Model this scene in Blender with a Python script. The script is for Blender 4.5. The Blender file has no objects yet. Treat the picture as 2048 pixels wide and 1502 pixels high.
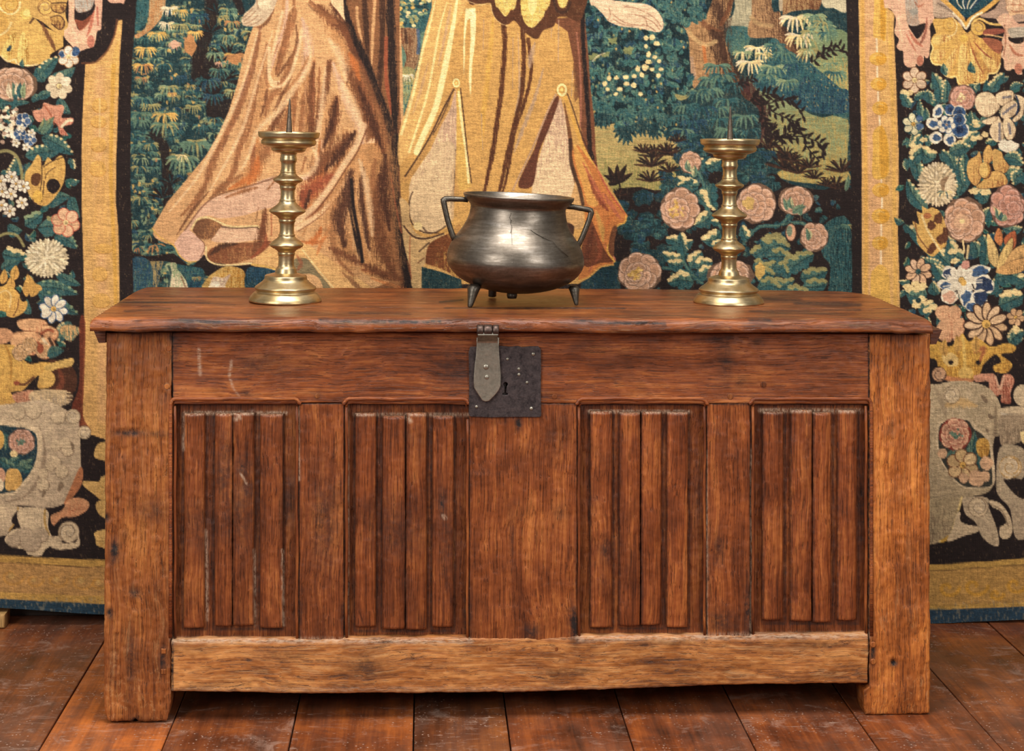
import bpy, bmesh, math, random
import numpy as np
from mathutils import Vector, Matrix

C = bpy.context.scene.collection
# ---------------------------------------------------------------- camera, world, lights, exposure
F_PX, DIST, YAW, ROLL, HV, CZ = 3300.0, 3.3, math.radians(3.0), math.radians(0.53), 215.0, 1.2258
CAM = Vector((0, -DIST, CZ))
_F = Vector((math.sin(YAW), math.cos(YAW), 0)); _R0 = Vector((math.cos(YAW), -math.sin(YAW), 0)); _U0 = Vector((0, 0, 1))
_R = _R0 * math.cos(ROLL) + _U0 * math.sin(ROLL); _U = -_R0 * math.sin(ROLL) + _U0 * math.cos(ROLL)
cam_data = bpy.data.cameras.new('camera')
cam_data.sensor_width = 36; cam_data.lens = 36 * F_PX / 2048
cam_data.shift_y = (HV - 751) / 2048
cam_data.clip_start = 0.05
cam = bpy.data.objects.new('camera', cam_data); C.objects.link(cam)
M = Matrix((_R, _U, -_F)).transposed().to_4x4(); M.translation = CAM
cam.matrix_world = M
bpy.context.scene.camera = cam

world = bpy.data.worlds.new('room_ambient'); bpy.context.scene.world = world
world.use_nodes = True
world.node_tree.nodes['Background'].inputs[0].default_value = (1.0, 0.95, 0.89, 1)
world.node_tree.nodes['Background'].inputs[1].default_value = 0.19

def area(name, loc, target, sx, sy, watts, col):
    d = bpy.data.lights.new(name, 'AREA'); d.shape = 'RECTANGLE'; d.size = sx; d.size_y = sy; d.energy = watts; d.color = col
    o = bpy.data.objects.new(name, d); C.objects.link(o); o.location = loc
    o.rotation_euler = (Vector(target) - Vector(loc)).to_track_quat('-Z', 'Y').to_euler()
    return o
area('window_light', (-2.3, -3.1, 2.35), (0.1, 0.2, 0.6), 1.0, 1.8, 90, (1.0, 0.965, 0.92))
area('window_light', (2.5, -3.3, 2.25), (0.4, 0.2, 0.6), 0.9, 1.7, 52, (1.0, 0.965, 0.92))
area('ceiling_light', (0.1, -1.0, 3.5), (0.2, 0.1, 0.5), 2.6, 1.3, 122, (1.0, 0.96, 0.91))
vs = bpy.context.scene.view_settings
vs.view_transform = 'Standard'; vs.look = 'None'; vs.gamma = 1; vs.use_curve_mapping = False
vs.exposure = 0.0

# ---------------------------------------------------------------- helpers
def ray(u, v): return _F + _R * ((u - 1024) / F_PX) - _U * ((v - HV) / F_PX)
def P(u, v, Y):
    """the point of the upright plane y=Y seen at (u,v) of the photograph"""
    d = ray(u, v); return CAM + d * ((Y - CAM.y) / d.y)
def PZ(u, v, Z):
    d = ray(u, v); return CAM + d * ((Z - CAM.z) / d.z)
def proj(x, y, z):
    q = (np.asarray(x) - CAM.x, np.asarray(y) - CAM.y, np.asarray(z) - CAM.z)
    dot = lambda a: q[0] * a.x + q[1] * a.y + q[2] * a.z
    w = dot(_F); return 1024 + F_PX * dot(_R) / w, HV - F_PX * dot(_U) / w

def new_mesh(name, verts, faces, mat=None, parent=None, smooth=True, loc=None):
    me = bpy.data.meshes.new(name); me.from_pydata([tuple(v) for v in verts], [], faces); me.update()
    if smooth: me.polygons.foreach_set('use_smooth', [True] * len(me.polygons))
    o = bpy.data.objects.new(name, me); C.objects.link(o)
    if mat: me.materials.append(mat)
    adopt(o, parent)
    if loc is not None: o.location = loc
    return o
FIXED = set()          # things whose parts are given in room coordinates
def adopt(o, parent):
    if parent is None: return
    o.parent = parent
    if parent.name in FIXED: o.matrix_parent_inverse = Matrix.Translation(-parent.location)
def thing(name, label, cat, loc=(0, 0, 0), group=None):
    o = bpy.data.objects.new(name, None); C.objects.link(o); o.location = loc; o.empty_display_size = .05
    tag(o, label, cat, group); return o
def tag(o, label, cat, group=None):
    o['label'] = label; o['category'] = cat
    if group: o['group'] = group
    return o
_perm = np.random.default_rng(3).random((64, 64))
def vn(x, y, seed=0):
    """smooth value noise in -1..1"""
    x = np.asarray(x, float) + seed * 17.31; y = np.asarray(y, float) + seed * 7.77
    xi = np.floor(x).astype(int); yi = np.floor(y).astype(int); fx = x - xi; fy = y - yi
    fx = fx * fx * (3 - 2 * fx); fy = fy * fy * (3 - 2 * fy)
    g = lambda a, b: _perm[a % 64, b % 64]
    return 2 * ((g(xi, yi) * (1 - fx) + g(xi + 1, yi) * fx) * (1 - fy) + (g(xi, yi + 1) * (1 - fx) + g(xi + 1, yi + 1) * fx) * fy) - 1
def lin(c):
    c = np.asarray(c, float) / 255
    return np.where(c <= .04045, c / 12.92, ((c + .055) / 1.055) ** 2.4)
def rgba(*c): return (*[float(q) for q in lin(c)], 1.0)

class NT:
    """small node-tree writer"""
    def __init__(s, name):
        s.m = bpy.data.materials.new(name); s.m.use_nodes = True; s.t = s.m.node_tree; s.b = s.t.nodes['Principled BSDF']
    def n(s, kind, ins=None, **at):
        k = s.t.nodes.new(kind)
        for a, v in at.items(): setattr(k, a, v)
        for i, v in (ins or {}).items(): s.put(k.inputs[i], v)
        return k
    def put(s, sock, v):
        if isinstance(v, bpy.types.NodeSocket): s.t.links.new(v, sock)
        elif isinstance(v, bpy.types.Node): s.t.links.new(v.outputs[0], sock)
        else: sock.default_value = v
    def math(s, op, a, b=0.0, clamp=False):
        return s.n('ShaderNodeMath', {0: a, 1: b}, operation=op, use_clamp=clamp).outputs[0]
    def mix(s, f, a, b, mode='MIX'):
        k = s.n('ShaderNodeMix', data_type='RGBA', blend_type=mode)
        s.put(k.inputs[0], f); s.put(k.inputs[6], a); s.put(k.inputs[7], b); return k.outputs[2]
    def mapping(s, vec, scale, loc=(0, 0, 0)):
        return s.n('ShaderNodeMapping', {0: vec, 1: loc, 3: scale}).outputs[0]
    def noise(s, vec, scale, detail=4, rough=.55, dist=0.0):
        return s.n('ShaderNodeTexNoise', {'Vector': vec, 'Scale': scale, 'Detail': detail, 'Roughness': rough, 'Distortion': dist}).outputs[0]
    def rng(s, v, a, b, c=0.0, d=1.0):
        return s.n('ShaderNodeMapRange', {0: v, 1: a, 2: b, 3: c, 4: d}).outputs[0]
    def attr(s, name): return s.n('ShaderNodeAttribute', attribute_name=name)
    def bump(s, h, strength, dist):
        s.put(s.b.inputs['Normal'], s.n('ShaderNodeBump', {'Strength': strength, 'Distance': dist, 'Height': h}).outputs[0])

def wood(name, axis, dark, mid, light, gloss=.42, ring=.35, wear=0.0):
    """old waxed oak; axis = direction of the grain"""
    t = NT(name)
    co = t.n('ShaderNodeTexCoord').outputs['Object']; oi = t.n('ShaderNodeObjectInfo')
    off = t.math('MULTIPLY', oi.outputs['Random'], 37.0)
    co = t.n('ShaderNodeVectorMath', {0: co, 1: off}, operation='ADD').outputs[0]
    st = lambda k: {'X': (k, 1, 1), 'Z': (1, 1, k), 'Y': (1, k, 1)}[axis]
    warp = t.noise(co, 5.0, 2)
    co2 = t.n('ShaderNodeVectorMath', {0: co, 1: t.n('ShaderNodeVectorMath', {0: warp, 1: (.05, .05, .05)}, operation='MULTIPLY').outputs[0]}, operation='ADD').outputs[0]
    streak = t.noise(t.mapping(co2, st(.07)), 30, 6, .62)
    co3 = t.n('ShaderNodeVectorMath', {0: co, 1: t.n('ShaderNodeVectorMath', {0: warp, 1: (.018, .018, .018)}, operation='MULTIPLY').outputs[0]}, operation='ADD').outputs[0]
    fibre = t.noise(t.mapping(co3, st(.022)), 260, 5, .70)
    pore = t.noise(t.mapping(co3, st(.028)), 560, 2, .5)
    blot = t.noise(co, 7.5, 7, .62, .4)
    blot2 = t.noise(t.mapping(co, st(.4)), 17, 6, .6, .3)
    rings = t.n('ShaderNodeTexWave', {'Vector': t.mapping(co2, st(.12)), 'Scale': 24, 'Distortion': 11, 'Detail': 4, 'Detail Scale': 1.6}, bands_direction='DIAGONAL').outputs['Fac']
    f = t.math('ADD', t.math('MULTIPLY', streak, .50), t.math('MULTIPLY', fibre, .58))
    f = t.math('ADD', f, t.math('MULTIPLY', blot, .42)); f = t.math('ADD', f, t.math('MULTIPLY', rings, .10 * ring))
    f = t.rng(f, .56, .98)
    ramp = t.n('ShaderNodeValToRGB', {0: f}); e = ramp.color_ramp.elements
    e[0].position = .08; e[0].color = rgba(*dark); e[1].position = .95; e[1].color = rgba(*light)
    k = e.new(.52); k.color = rgba(*mid)
    col = t.mix(1.0, ramp.outputs[0], oi.outputs['Color'], 'MULTIPLY')
    pm = t.math('MULTIPLY', t.rng(pore, .57, .68), .62)
    col = t.mix(pm, col, rgba(*[c * .42 for c in dark]))
    patch = t.rng(blot2, .52, .74); col = t.mix(t.math('MULTIPLY', patch, .62), col, rgba(dark[0] * .72, dark[1] * .66, dark[2] * .68))
    stain_shade = t.attr('stain_shade').outputs['Fac']; pale = t.attr('pale').outputs['Fac']
    sm = t.math('MULTIPLY', t.math('MULTIPLY', stain_shade, 1.35), t.rng(t.noise(co, 90, 5, .7), .20, .58), True)
    col = t.mix(sm, col, rgba(34, 24, 22))
    wv = t.math('MULTIPLY', pale, t.rng(t.noise(t.mapping(co, st(.3)), 260, 4, .7), .38, .60), True)
    col = t.mix(wv, col, rgba(206, 176, 148))
    if wear and axis == 'Z':      # end grain near the floor is bleached and eaten away
        zz = t.n('ShaderNodeSeparateXYZ', {0: t.n('ShaderNodeNewGeometry').outputs['Position']}).outputs['Z']
        wear = t.math('ADD', wear, t.rng(zz, .26, .04, 0.0, .75))
        wear6 = t.math('MULTIPLY', wear, .6)
        worn = t.noise(co, 55, 8, .75, 1.2)
    elif wear: wear6 = wear * .6
    if wear:
        crack = t.noise(t.mapping(co2, st(.10)), 75, 6, .72, .6)
        if axis == 'Z': crack = t.mix(t.rng(zz, .20, .05, 0.0, .7), crack, worn)
        cm = t.rng(crack, .60, .70); col = t.mix(t.math('MULTIPLY', cm, wear), col, rgba(52, 34, 26))
        hi = t.rng(crack, .46, .34); col = t.mix(t.math('MULTIPLY', hi, wear6), col, rgba(206, 158, 106))
    t.put(t.b.inputs['Base Color'], col)
    t.put(t.b.inputs['Roughness'], t.math('ADD', t.math('ADD', t.math('MULTIPLY', streak, .25), gloss - .12), t.math('MULTIPLY', sm, .2)))
    t.put(t.b.inputs['Specular IOR Level'], .42)
    h = t.math('SUBTRACT', t.math('ADD', t.math('MULTIPLY', fibre, .6), t.math('MULTIPLY', streak, .8)), t.math('MULTIPLY', pm, .9))
    if wear: h = t.math('SUBTRACT', h, t.math('MULTIPLY', cm, 1.3))
    t.bump(h, .6, .0022)
    return t.m
OAK_V = wood('oak_upright', 'Z', (78, 39, 21), (142, 77, 38), (198, 124, 64))
OAK_H = wood('oak_lengthwise', 'X', (80, 40, 22), (146, 79, 40), (200, 126, 66))
OAK_WORN = wood('oak_worn_lengthwise', 'X', (104, 60, 30), (172, 108, 54), (218, 156, 92), gloss=.5, ring=1.0, wear=.9)
OAK_WORN_V = wood('oak_worn_upright', 'Z', (92, 47, 22), (160, 92, 42), (210, 138, 70), gloss=.5, wear=.25)
OAK_LID = wood('oak_polished_lid', 'X', (58, 30, 18), (120, 64, 32), (174, 102, 50), gloss=.30, wear=.35)

# marks on the chest, given where the photograph shows them: (u, v, half-width, half-height, strength)
STAIN_SHADE = [(260, 866, 34, 8, .8), (318, 868, 24, 6, .6), (212, 1035, 8, 10, 1), (229, 1104, 11, 26, 1), (305, 1022, 34, 26, .45), (269, 1185, 12, 12, .7), (220, 1226, 7, 11, 1), (262, 1320, 14, 70, .55), (225, 1330, 10, 60, .4), (350, 700, 10, 40, .5),
    (505, 729, 40, 18, .5), (490, 787, 14, 8, .7), (570, 745, 30, 25, .25), (635, 792, 8, 7, .8), (1440, 676, 44, 10, .6), (1453, 718, 18, 55, .5), (1482, 766, 15, 15, .6), (1513, 684, 18, 10, .5), (905, 735, 40, 60, .45), (1090, 790, 30, 8, .4),
    (447, 950, 20, 60, .6), (488, 934, 20, 26, .7), (496, 980, 16, 26, .6), (408, 1050, 60, 60, .4), (477, 1030, 60, 80, .45), (578, 1000, 18, 60, .5), (789, 1060, 80, 66, .4), (896, 1085, 26, 120, .4), (884, 1008, 7, 36, .8), (648, 1045, 34, 110, .5), (450, 900, 14, 40, .5),
    (1037, 846, 7, 16, 1), (1103, 868, 12, 16, .4), (1120, 1024, 16, 18, .4), (1024, 1097, 5, 70, .4), (1063, 1263, 18, 16, .8), (1149, 1249, 12, 44, 1), (1437, 1097, 12, 34, .6), (1442, 1244, 36, 30, .6), (1496, 1220, 9, 60, .8), (1408, 1230, 9, 60, .8),
    (1212, 1102, 16, 34, .6), (1400, 990, 14, 90, .4), (1725, 1024, 12, 110, .6), (732, 1336, 46, 28, .55), (560, 1310, 60, 16, .35), (1820, 1230, 8, 34, .45), (935, 1230, 9, 50, .9), (597, 1230, 7, 60, .7), (690, 1240, 7, 50, .8), (1788, 1326, 7, 7, 1.4), (1010, 776, 14, 18, 2),  # row ends with shade painted into the stile hole and behind the keyhole
    (270, 664, 70, 7, .6), (345, 672, 8, 16, .9), (1800, 666, 60, 6, .5), (345, 1150, 6, 130, .6), (1740, 1150, 6, 110, .6), (325, 1320, 9, 26, .8), (1745, 1305, 7, 26, .8), (1290, 1290, 30, 6, .6), (1640, 1290, 60, 8, .5), (1130, 1345, 50, 10, .4),
    (1345, 1285, 60, 7, .4), (270, 1443, 12, 12, .8), (1160, 690, 40, 14, .2), (640, 1000, 20, 30, .4), (1415, 1120, 7, 130, .5), (1155, 1140, 6, 120, .5)]
PALE = [((398, 700), (400, 748), 3.5, 1), ((463, 722), (459, 752), 3, .8), ((459, 752), (466, 776), 2.5, .7), ((466, 776), (478, 792), 2, .5), ((368, 826), (572, 826), 4, .9), ((708, 829), (936, 829), 4, .6), ((1178, 823), (1380, 824), 4, .9), ((1520, 821), (1722, 822), 5, .8),
    ((596, 815), (597, 960), 3, .8), ((367, 830), (367, 900), 3, .6), ((345, 1280), (940, 1283), 7, .6), ((1158, 1277), (1735, 1270), 8, .55), ((345, 1380), (1720, 1376), 6, .3), ((412, 1060), (414, 1240), 3, .6), ((565, 1100), (567, 1250), 3, .7), ((508, 1100), (510, 1250), 3, .5),
    ((696, 810), (696, 1270), 2, .4), ((1413, 900), (1414, 1270), 2.5, .4), ((1503, 900), (1502, 1260), 3, .6), ((820, 842), (815, 836), 5, .9), ((470, 838), (478, 836), 5, .9), ((888, 1032), (890, 1036), 4, 1), ((336, 697), (337, 700), 4, 1), ((333, 772), (334, 775), 5, 1), ((482, 948), (494, 968), 2.5, .7)]
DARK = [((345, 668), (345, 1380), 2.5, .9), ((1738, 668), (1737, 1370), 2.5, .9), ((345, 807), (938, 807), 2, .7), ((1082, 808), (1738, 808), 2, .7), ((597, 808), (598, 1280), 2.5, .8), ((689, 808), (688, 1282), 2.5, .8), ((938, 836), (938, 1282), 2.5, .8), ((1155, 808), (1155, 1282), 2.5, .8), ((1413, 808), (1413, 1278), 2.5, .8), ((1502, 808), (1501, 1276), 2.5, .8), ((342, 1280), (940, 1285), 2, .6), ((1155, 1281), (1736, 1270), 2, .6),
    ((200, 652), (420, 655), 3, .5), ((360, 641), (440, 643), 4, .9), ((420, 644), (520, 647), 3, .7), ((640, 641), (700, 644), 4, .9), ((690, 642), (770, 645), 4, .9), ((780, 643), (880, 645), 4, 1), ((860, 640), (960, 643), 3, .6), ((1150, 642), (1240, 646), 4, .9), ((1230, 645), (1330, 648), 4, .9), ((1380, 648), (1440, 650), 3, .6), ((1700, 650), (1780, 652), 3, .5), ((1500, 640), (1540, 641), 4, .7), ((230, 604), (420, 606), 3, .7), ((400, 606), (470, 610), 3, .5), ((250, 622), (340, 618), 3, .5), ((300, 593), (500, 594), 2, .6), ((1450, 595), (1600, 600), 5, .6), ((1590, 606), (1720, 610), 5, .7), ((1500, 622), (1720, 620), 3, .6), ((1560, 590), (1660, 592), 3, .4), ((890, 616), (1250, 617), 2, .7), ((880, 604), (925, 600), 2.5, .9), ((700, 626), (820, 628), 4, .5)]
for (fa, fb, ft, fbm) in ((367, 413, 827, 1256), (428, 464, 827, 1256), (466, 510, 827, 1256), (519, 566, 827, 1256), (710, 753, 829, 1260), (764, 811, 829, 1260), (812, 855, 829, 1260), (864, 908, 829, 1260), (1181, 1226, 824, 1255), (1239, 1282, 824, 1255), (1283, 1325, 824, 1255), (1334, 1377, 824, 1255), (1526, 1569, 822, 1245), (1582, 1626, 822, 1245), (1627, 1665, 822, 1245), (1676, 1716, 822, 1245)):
    DARK += [((fa - 1, ft), (fa - 1, fbm), 3, .55), ((fb + 1, ft), (fb + 1, fbm), 3, .5), ((fa, fbm + 2), (fb, fbm + 2), 3, .6)]  # grime, plus valley shade painted along the fold edges
def marks(u, v):
    s = np.zeros(u.shape); p = np.zeros(u.shape)
    for a, b, ru, rv, k in STAIN_SHADE:
        d = ((u - a) / ru) ** 2 + ((v - b) / rv) ** 2
        s = np.maximum(s, k * np.exp(-d * 1.1))
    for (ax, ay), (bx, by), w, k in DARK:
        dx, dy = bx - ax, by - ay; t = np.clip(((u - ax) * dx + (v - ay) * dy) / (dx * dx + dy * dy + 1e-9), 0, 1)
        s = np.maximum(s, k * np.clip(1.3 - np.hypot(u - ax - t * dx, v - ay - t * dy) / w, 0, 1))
    for (ax, ay), (bx, by), w, k in PALE:
        dx, dy = bx - ax, by - ay; t = np.clip(((u - ax) * dx + (v - ay) * dy) / (dx * dx + dy * dy + 1e-9), 0, 1)
        p = np.maximum(p, k * np.clip(1.35 - np.hypot(u - ax - t * dx, v - ay - t * dy) / w, 0, 1))
    return s, p

def slab(name, c4, nrm, thick, mat, parent=None, rad=(.004,) * 4, step=.003, amp=.0008, rag=.0012, seed=0, prof=None, warp=None, color=(1, 1, 1), mark=True, notch=()):
    """a hewn board: fine worn front with rounded, slightly ragged edges; c4 = corners TL,TR,BR,BL of its face; nrm points into the wood;
    rad = edge radius left, right, top, bottom"""
    c4 = [np.array(c, float) for c in c4]; nrm = np.array(nrm, float)
    w = (np.linalg.norm(c4[1] - c4[0]) + np.linalg.norm(c4[2] - c4[3])) / 2; h = (np.linalg.norm(c4[3] - c4[0]) + np.linalg.norm(c4[2] - c4[1])) / 2
    def ax(L, ra, rb):
        a = np.arange(0, L, step); k = [0]
        e = lambda r: [r * .06, r * .2, r * .45, r * .8]
        g = np.unique(np.concatenate([[0, L], np.array(e(ra)), L - np.array(e(rb)), a[(a > ra * 1.1) & (a < L - rb * 1.1)]]))
        return g / L
    s = ax(w, rad[0], rad[1]); t = ax(h, rad[2], rad[3])
    S, T = np.meshgrid(s, t); nx, ny = len(s), len(t)
    A = S[..., None]; B = T[..., None]
    pos = c4[0] * (1 - A) * (1 - B) + c4[1] * A * (1 - B) + c4[2] * A * B + c4[3] * (1 - A) * B
    ex = (c4[1] - c4[0]) / np.linalg.norm(c4[1] - c4[0]); ey = (c4[3] - c4[0]) / np.linalg.norm(c4[3] - c4[0])
    X = S * w; Y = T * h
    dl, dr, dt, db = X, w - X, Y, h - Y
    def rnd(d, r): q = np.clip(d / r, 0, 1); return r * (1 - np.sqrt(np.clip(1 - (1 - q) ** 2, 0, 1)))
    dep = np.maximum.reduce([rnd(dl, rad[0]), rnd(dr, rad[1]), rnd(dt, rad[2]), rnd(db, rad[3])])
    dep = dep + amp * (vn(X * 25, Y * 25, seed + 1) + .5 * vn(X * 90, Y * 90, seed + 2) + .3 * vn(X * 240, Y * 240, seed + 3))
    if prof is not None: dep = dep + prof(S, T)
    k = .01
    jag = lambda q, sd: vn(q * 19, q * 0 + .5, sd) * .6 + vn(q * 71, q * 0 + .5, sd + 1) * .35 + vn(q * 233, q * 0 + .5, sd + 2) * .25 - .4
    tx = rag * (np.exp(-dl / k) * -jag(Y, seed + 5) - np.exp(-dr / k) * -jag(Y, seed + 6))
    ty = rag * (np.exp(-dt / k) * -jag(X, seed + 7) - np.exp(-db / k) * -jag(X, seed + 8))
    for (a, b, ra, rb, dd) in notch: dep = dep + dd * np.exp(-(((X - a * w) / ra) ** 2 + ((Y - b * h) / rb) ** 2))
    pos = pos + tx[..., None] * ex + ty[..., None] * ey + dep[..., None] * nrm
    if warp is not None: pos = warp(pos, S, T)
    V = pos.reshape(-1, 3)
    idx = np.arange(nx * ny).reshape(ny, nx)
    ring = np.concatenate([idx[0, :], idx[1:, -1], idx[-1, -2::-1], idx[-2:0:-1, 0]])
    n0 = len(V); back = V[ring] + nrm * np.maximum(thick - dep.reshape(-1)[ring], .001)[:, None]
    V = np.concatenate([V, back])
    q = np.stack([idx[:-1, :-1], idx[1:, :-1], idx[1:, 1:], idx[:-1, 1:]], -1).reshape(-1, 4)
    m = len(ring); r2 = np.roll(ring, -1); bi = np.arange(m) + n0; b2 = np.roll(bi, -1)
    side = np.stack([ring, r2, b2, bi], 1)
    # keep every normal pointing outwards
    flip = np.dot(np.cross(ey, ex), nrm) > 0
    if flip: q = q[:, ::-1]; side = side[:, ::-1]
    faces = q.tolist() + side.tolist() + [bi.tolist() if not flip else bi[::-1].tolist()]
    o = new_mesh(name, V.tolist(), faces, mat, parent)
    o.color = (*color, 1)
    if mark:
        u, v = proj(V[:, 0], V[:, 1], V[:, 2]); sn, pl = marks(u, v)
        for nm, ar in (('stain_shade', sn), ('pale', pl)):
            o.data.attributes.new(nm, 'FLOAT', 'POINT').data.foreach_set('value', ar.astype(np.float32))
    return o

def tube(name, pts_, r, mat, parent=None, seg=8, flat=1.0, color=(1, 1, 1)):
    """round bar along a 3-D path"""
    p = [Vector(q) for q in pts_]; V = []; F = []
    rr = r if isinstance(r, (list, tuple)) else [r] * len(p)
    up = Vector((0, -1, 0))
    for i, q in enumerate(p):
        d = (p[min(i + 1, len(p) - 1)] - p[max(i - 1, 0)]).normalized()
        a = d.cross(up)
        if a.length < .05: a = d.cross(Vector((1, 0, 0)))
        a.normalize(); b = a.cross(d).normalized()
        for k in range(seg):
            t = 2 * math.pi * k / seg; V.append(q + a * (math.cos(t) * rr[i]) + b * (math.sin(t) * rr[i] * flat))
    for i in range(len(p) - 1):
        for k in range(seg): F.append((i * seg + k, i * seg + (k + 1) % seg, (i + 1) * seg + (k + 1) % seg, (i + 1) * seg + k))
    F.append(tuple(range(seg))[::-1]); F.append(tuple((len(p) - 1) * seg + k for k in range(seg)))
    bm_fix = new_mesh(name, V, F, mat, parent); bm_fix.color = (*color, 1)
    b = bmesh.new(); b.from_mesh(bm_fix.data); bmesh.ops.recalc_face_normals(b, faces=b.faces); b.to_mesh(bm_fix.data); b.free()
    return bm_fix

def lathe(name, prof, mat, parent=None, seg=72, loc=None, wob=0.0, tilt=None):
    """turned solid; prof = (radius, height) from bottom to top"""
    V = []; F = []; n = len(prof)
    for i, (r, z) in enumerate(prof):
        for k in range(seg):
            t = 2 * math.pi * k / seg; q = r * (1 + wob * math.sin(2 * t + z * 9) + wob * .6 * math.sin(3 * t + 1))
            V.append((q * math.cos(t), q * math.sin(t), z))
    for i in range(n - 1):
        for k in range(seg): F.append((i * seg + k, i * seg + (k + 1) % seg, (i + 1) * seg + (k + 1) % seg, (i + 1) * seg + k))
    F.append(tuple(range(seg))[::-1]); F.append(tuple((n - 1) * seg + k for k in range(seg)))
    return new_mesh(name, V, F, mat, parent, True, loc)
def spl(p, n=4):
    """smooth a profile"""
    p = [Vector((a, b)) for a, b in p]; out = []
    for i in range(len(p) - 1):
        a = p[max(i - 1, 0)]; b = p[i]; c = p[i + 1]; d = p[min(i + 2, len(p) - 1)]
        for k in range(n):
            t = k / n
            q = .5 * (2 * b + (c - a) * t + (2 * a - 5 * b + 4 * c - d) * t * t + (3 * b - a - 3 * c + d) * t ** 3)
            out.append((max(q.x, 0.0005), q.y))
    out.append((max(p[-1].x, .0005), p[-1].y)); return out
def plate(name, outlines, depth, bev, mat, parent, xf):
    """flat metal cut from outlines (the first outer, others holes); xf maps 2-D to the scene"""
    cu = bpy.data.curves.new(name, 'CURVE'); cu.dimensions = '2D'; cu.fill_mode = 'BOTH'; cu.extrude = depth / 2; cu.bevel_depth = bev; cu.bevel_resolution = 2
    for ol in outlines:
        sp = cu.splines.new('POLY'); sp.points.add(len(ol) - 1); sp.use_cyclic_u = True
        for i, q in enumerate(ol): sp.points[i].co = (q[0], q[1], 0, 1)
    o = bpy.data.objects.new(name, cu); C.objects.link(o)
    me = bpy.data.meshes.new_from_object(o.evaluated_get(bpy.context.evaluated_depsgraph_get()))
    bpy.data.objects.remove(o); bpy.data.curves.remove(cu)
    me.name = name
    for v in me.vertices: v.co = xf(v.co)
    me.materials.clear(); me.materials.append(mat)
    b = bmesh.new(); b.from_mesh(me); bmesh.ops.recalc_face_normals(b, faces=b.faces); b.to_mesh(me); b.free()
    o = bpy.data.objects.new(name, me); C.objects.link(o)
    adopt(o, parent)
    return o
# ---------------------------------------------------------------- woven picture of the tapestry
# The weave is computed with numpy as one colour per warp/weft crossing and kept as a colour
# attribute of the cloth mesh (no image files).  Units of the cartoon: 1 = about 1.2 mm of cloth.
TM = 110
TW, TH = 2048 + 2 * TM, 1262 + TM
RNG = np.random.default_rng(7)
CV = np.zeros((TH, TW, 3), np.float32)

def boxblur(a, n, axis):
    c = np.cumsum(np.concatenate([a.take(range(-n, 0), axis), a, a.take(range(0, n), axis)], axis), axis)
    L = a.shape[axis]
    return (c.take(range(2 * n, 2 * n + L), axis) - c.take(range(0, L), axis)) / (2 * n)

def uniform_rank(a):
    q = np.quantile(a.ravel()[::37], np.linspace(0, 1, 65))
    return np.interp(a, q, np.linspace(0, 1, 65)).astype(np.float32)

NST = uniform_rank(.75 * boxblur(RNG.random((TH, TW)), 7, 0) + .12 * RNG.random((TH, TW)))       # vertical hatching threads
NFI = uniform_rank(boxblur(RNG.random((TH, TW)), 1, 1))
NBL = uniform_rank(boxblur(boxblur(RNG.random((TH, TW)), 6, 0), 6, 1))       # blotchy
ZT = [0., 0., 1.]

def zone(x, y, s):
    ZT[:] = [x, y, s]

def rgb(c):
    if isinstance(c, str):
        return np.array(PAL[c], np.float32) / 255
    return np.array(c, np.float32) / 255

def pts(s):
    a = np.array(s.split() if isinstance(s, str) else s, np.float64).reshape(-1, 2)
    return np.stack([ZT[0] + a[:, 0] / ZT[2], ZT[1] + a[:, 1] / ZT[2]], 1)

def cat(p, closed, n=4):
    m = len(p)
    if m < 3: return p
    if closed: q = np.concatenate([p[-1:], p, p[:2]])
    else: q = np.concatenate([p[:1], p, p[-1:]])
    out = []
    for i in range(m if closed else m - 1):
        a, b, c, d = q[i], q[i + 1], q[i + 2], q[i + 3]
        for t in np.arange(n) / n:
            out.append(.5 * (2 * b + (c - a) * t + (2 * a - 5 * b + 4 * c - d) * t * t + (3 * b - a - 3 * c + d) * t ** 3))
    if not closed: out.append(p[-1])
    return np.array(out)

def box_of(p, pad=1):
    x0 = max(0, int(p[:, 0].min() + TM - pad)); x1 = min(TW, int(p[:, 0].max() + TM + pad) + 2)
    y0 = max(0, int(p[:, 1].min() + TM - pad)); y1 = min(TH, int(p[:, 1].max() + TM + pad) + 2)
    return x0, x1, y0, y1

def cover(p):
    x0, x1, y0, y1 = box_of(p)
    if x1 <= x0 or y1 <= y0: return None
    k = 2
    xs = (np.arange((x1 - x0) * k) + .5) / k + x0 - TM
    ys = (np.arange((y1 - y0) * k) + .5) / k + y0 - TM
    ins = np.zeros((len(ys), len(xs)), bool)
    a = p; b = np.roll(p, -1, 0)
    for (ax, ay), (bx, by) in zip(a, b):
        if ay == by: continue
        lo, hi = (ay, by) if ay < by else (by, ay)
        i0, i1 = np.searchsorted(ys, (lo, hi))
        if i1 <= i0: continue
        xc = ax + (ys[i0:i1] - ay) * (bx - ax) / (by - ay)
        ins[i0:i1] ^= xs[None, :] > xc[:, None]
    c = ins.reshape(y1 - y0, k, x1 - x0, k).mean((1, 3)).astype(np.float32)
    return (slice(y0, y1), slice(x0, x1)), c

def blend(sl, al, col):
    CV[sl] += al[..., None] * (rgb(col) - CV[sl])

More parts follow.
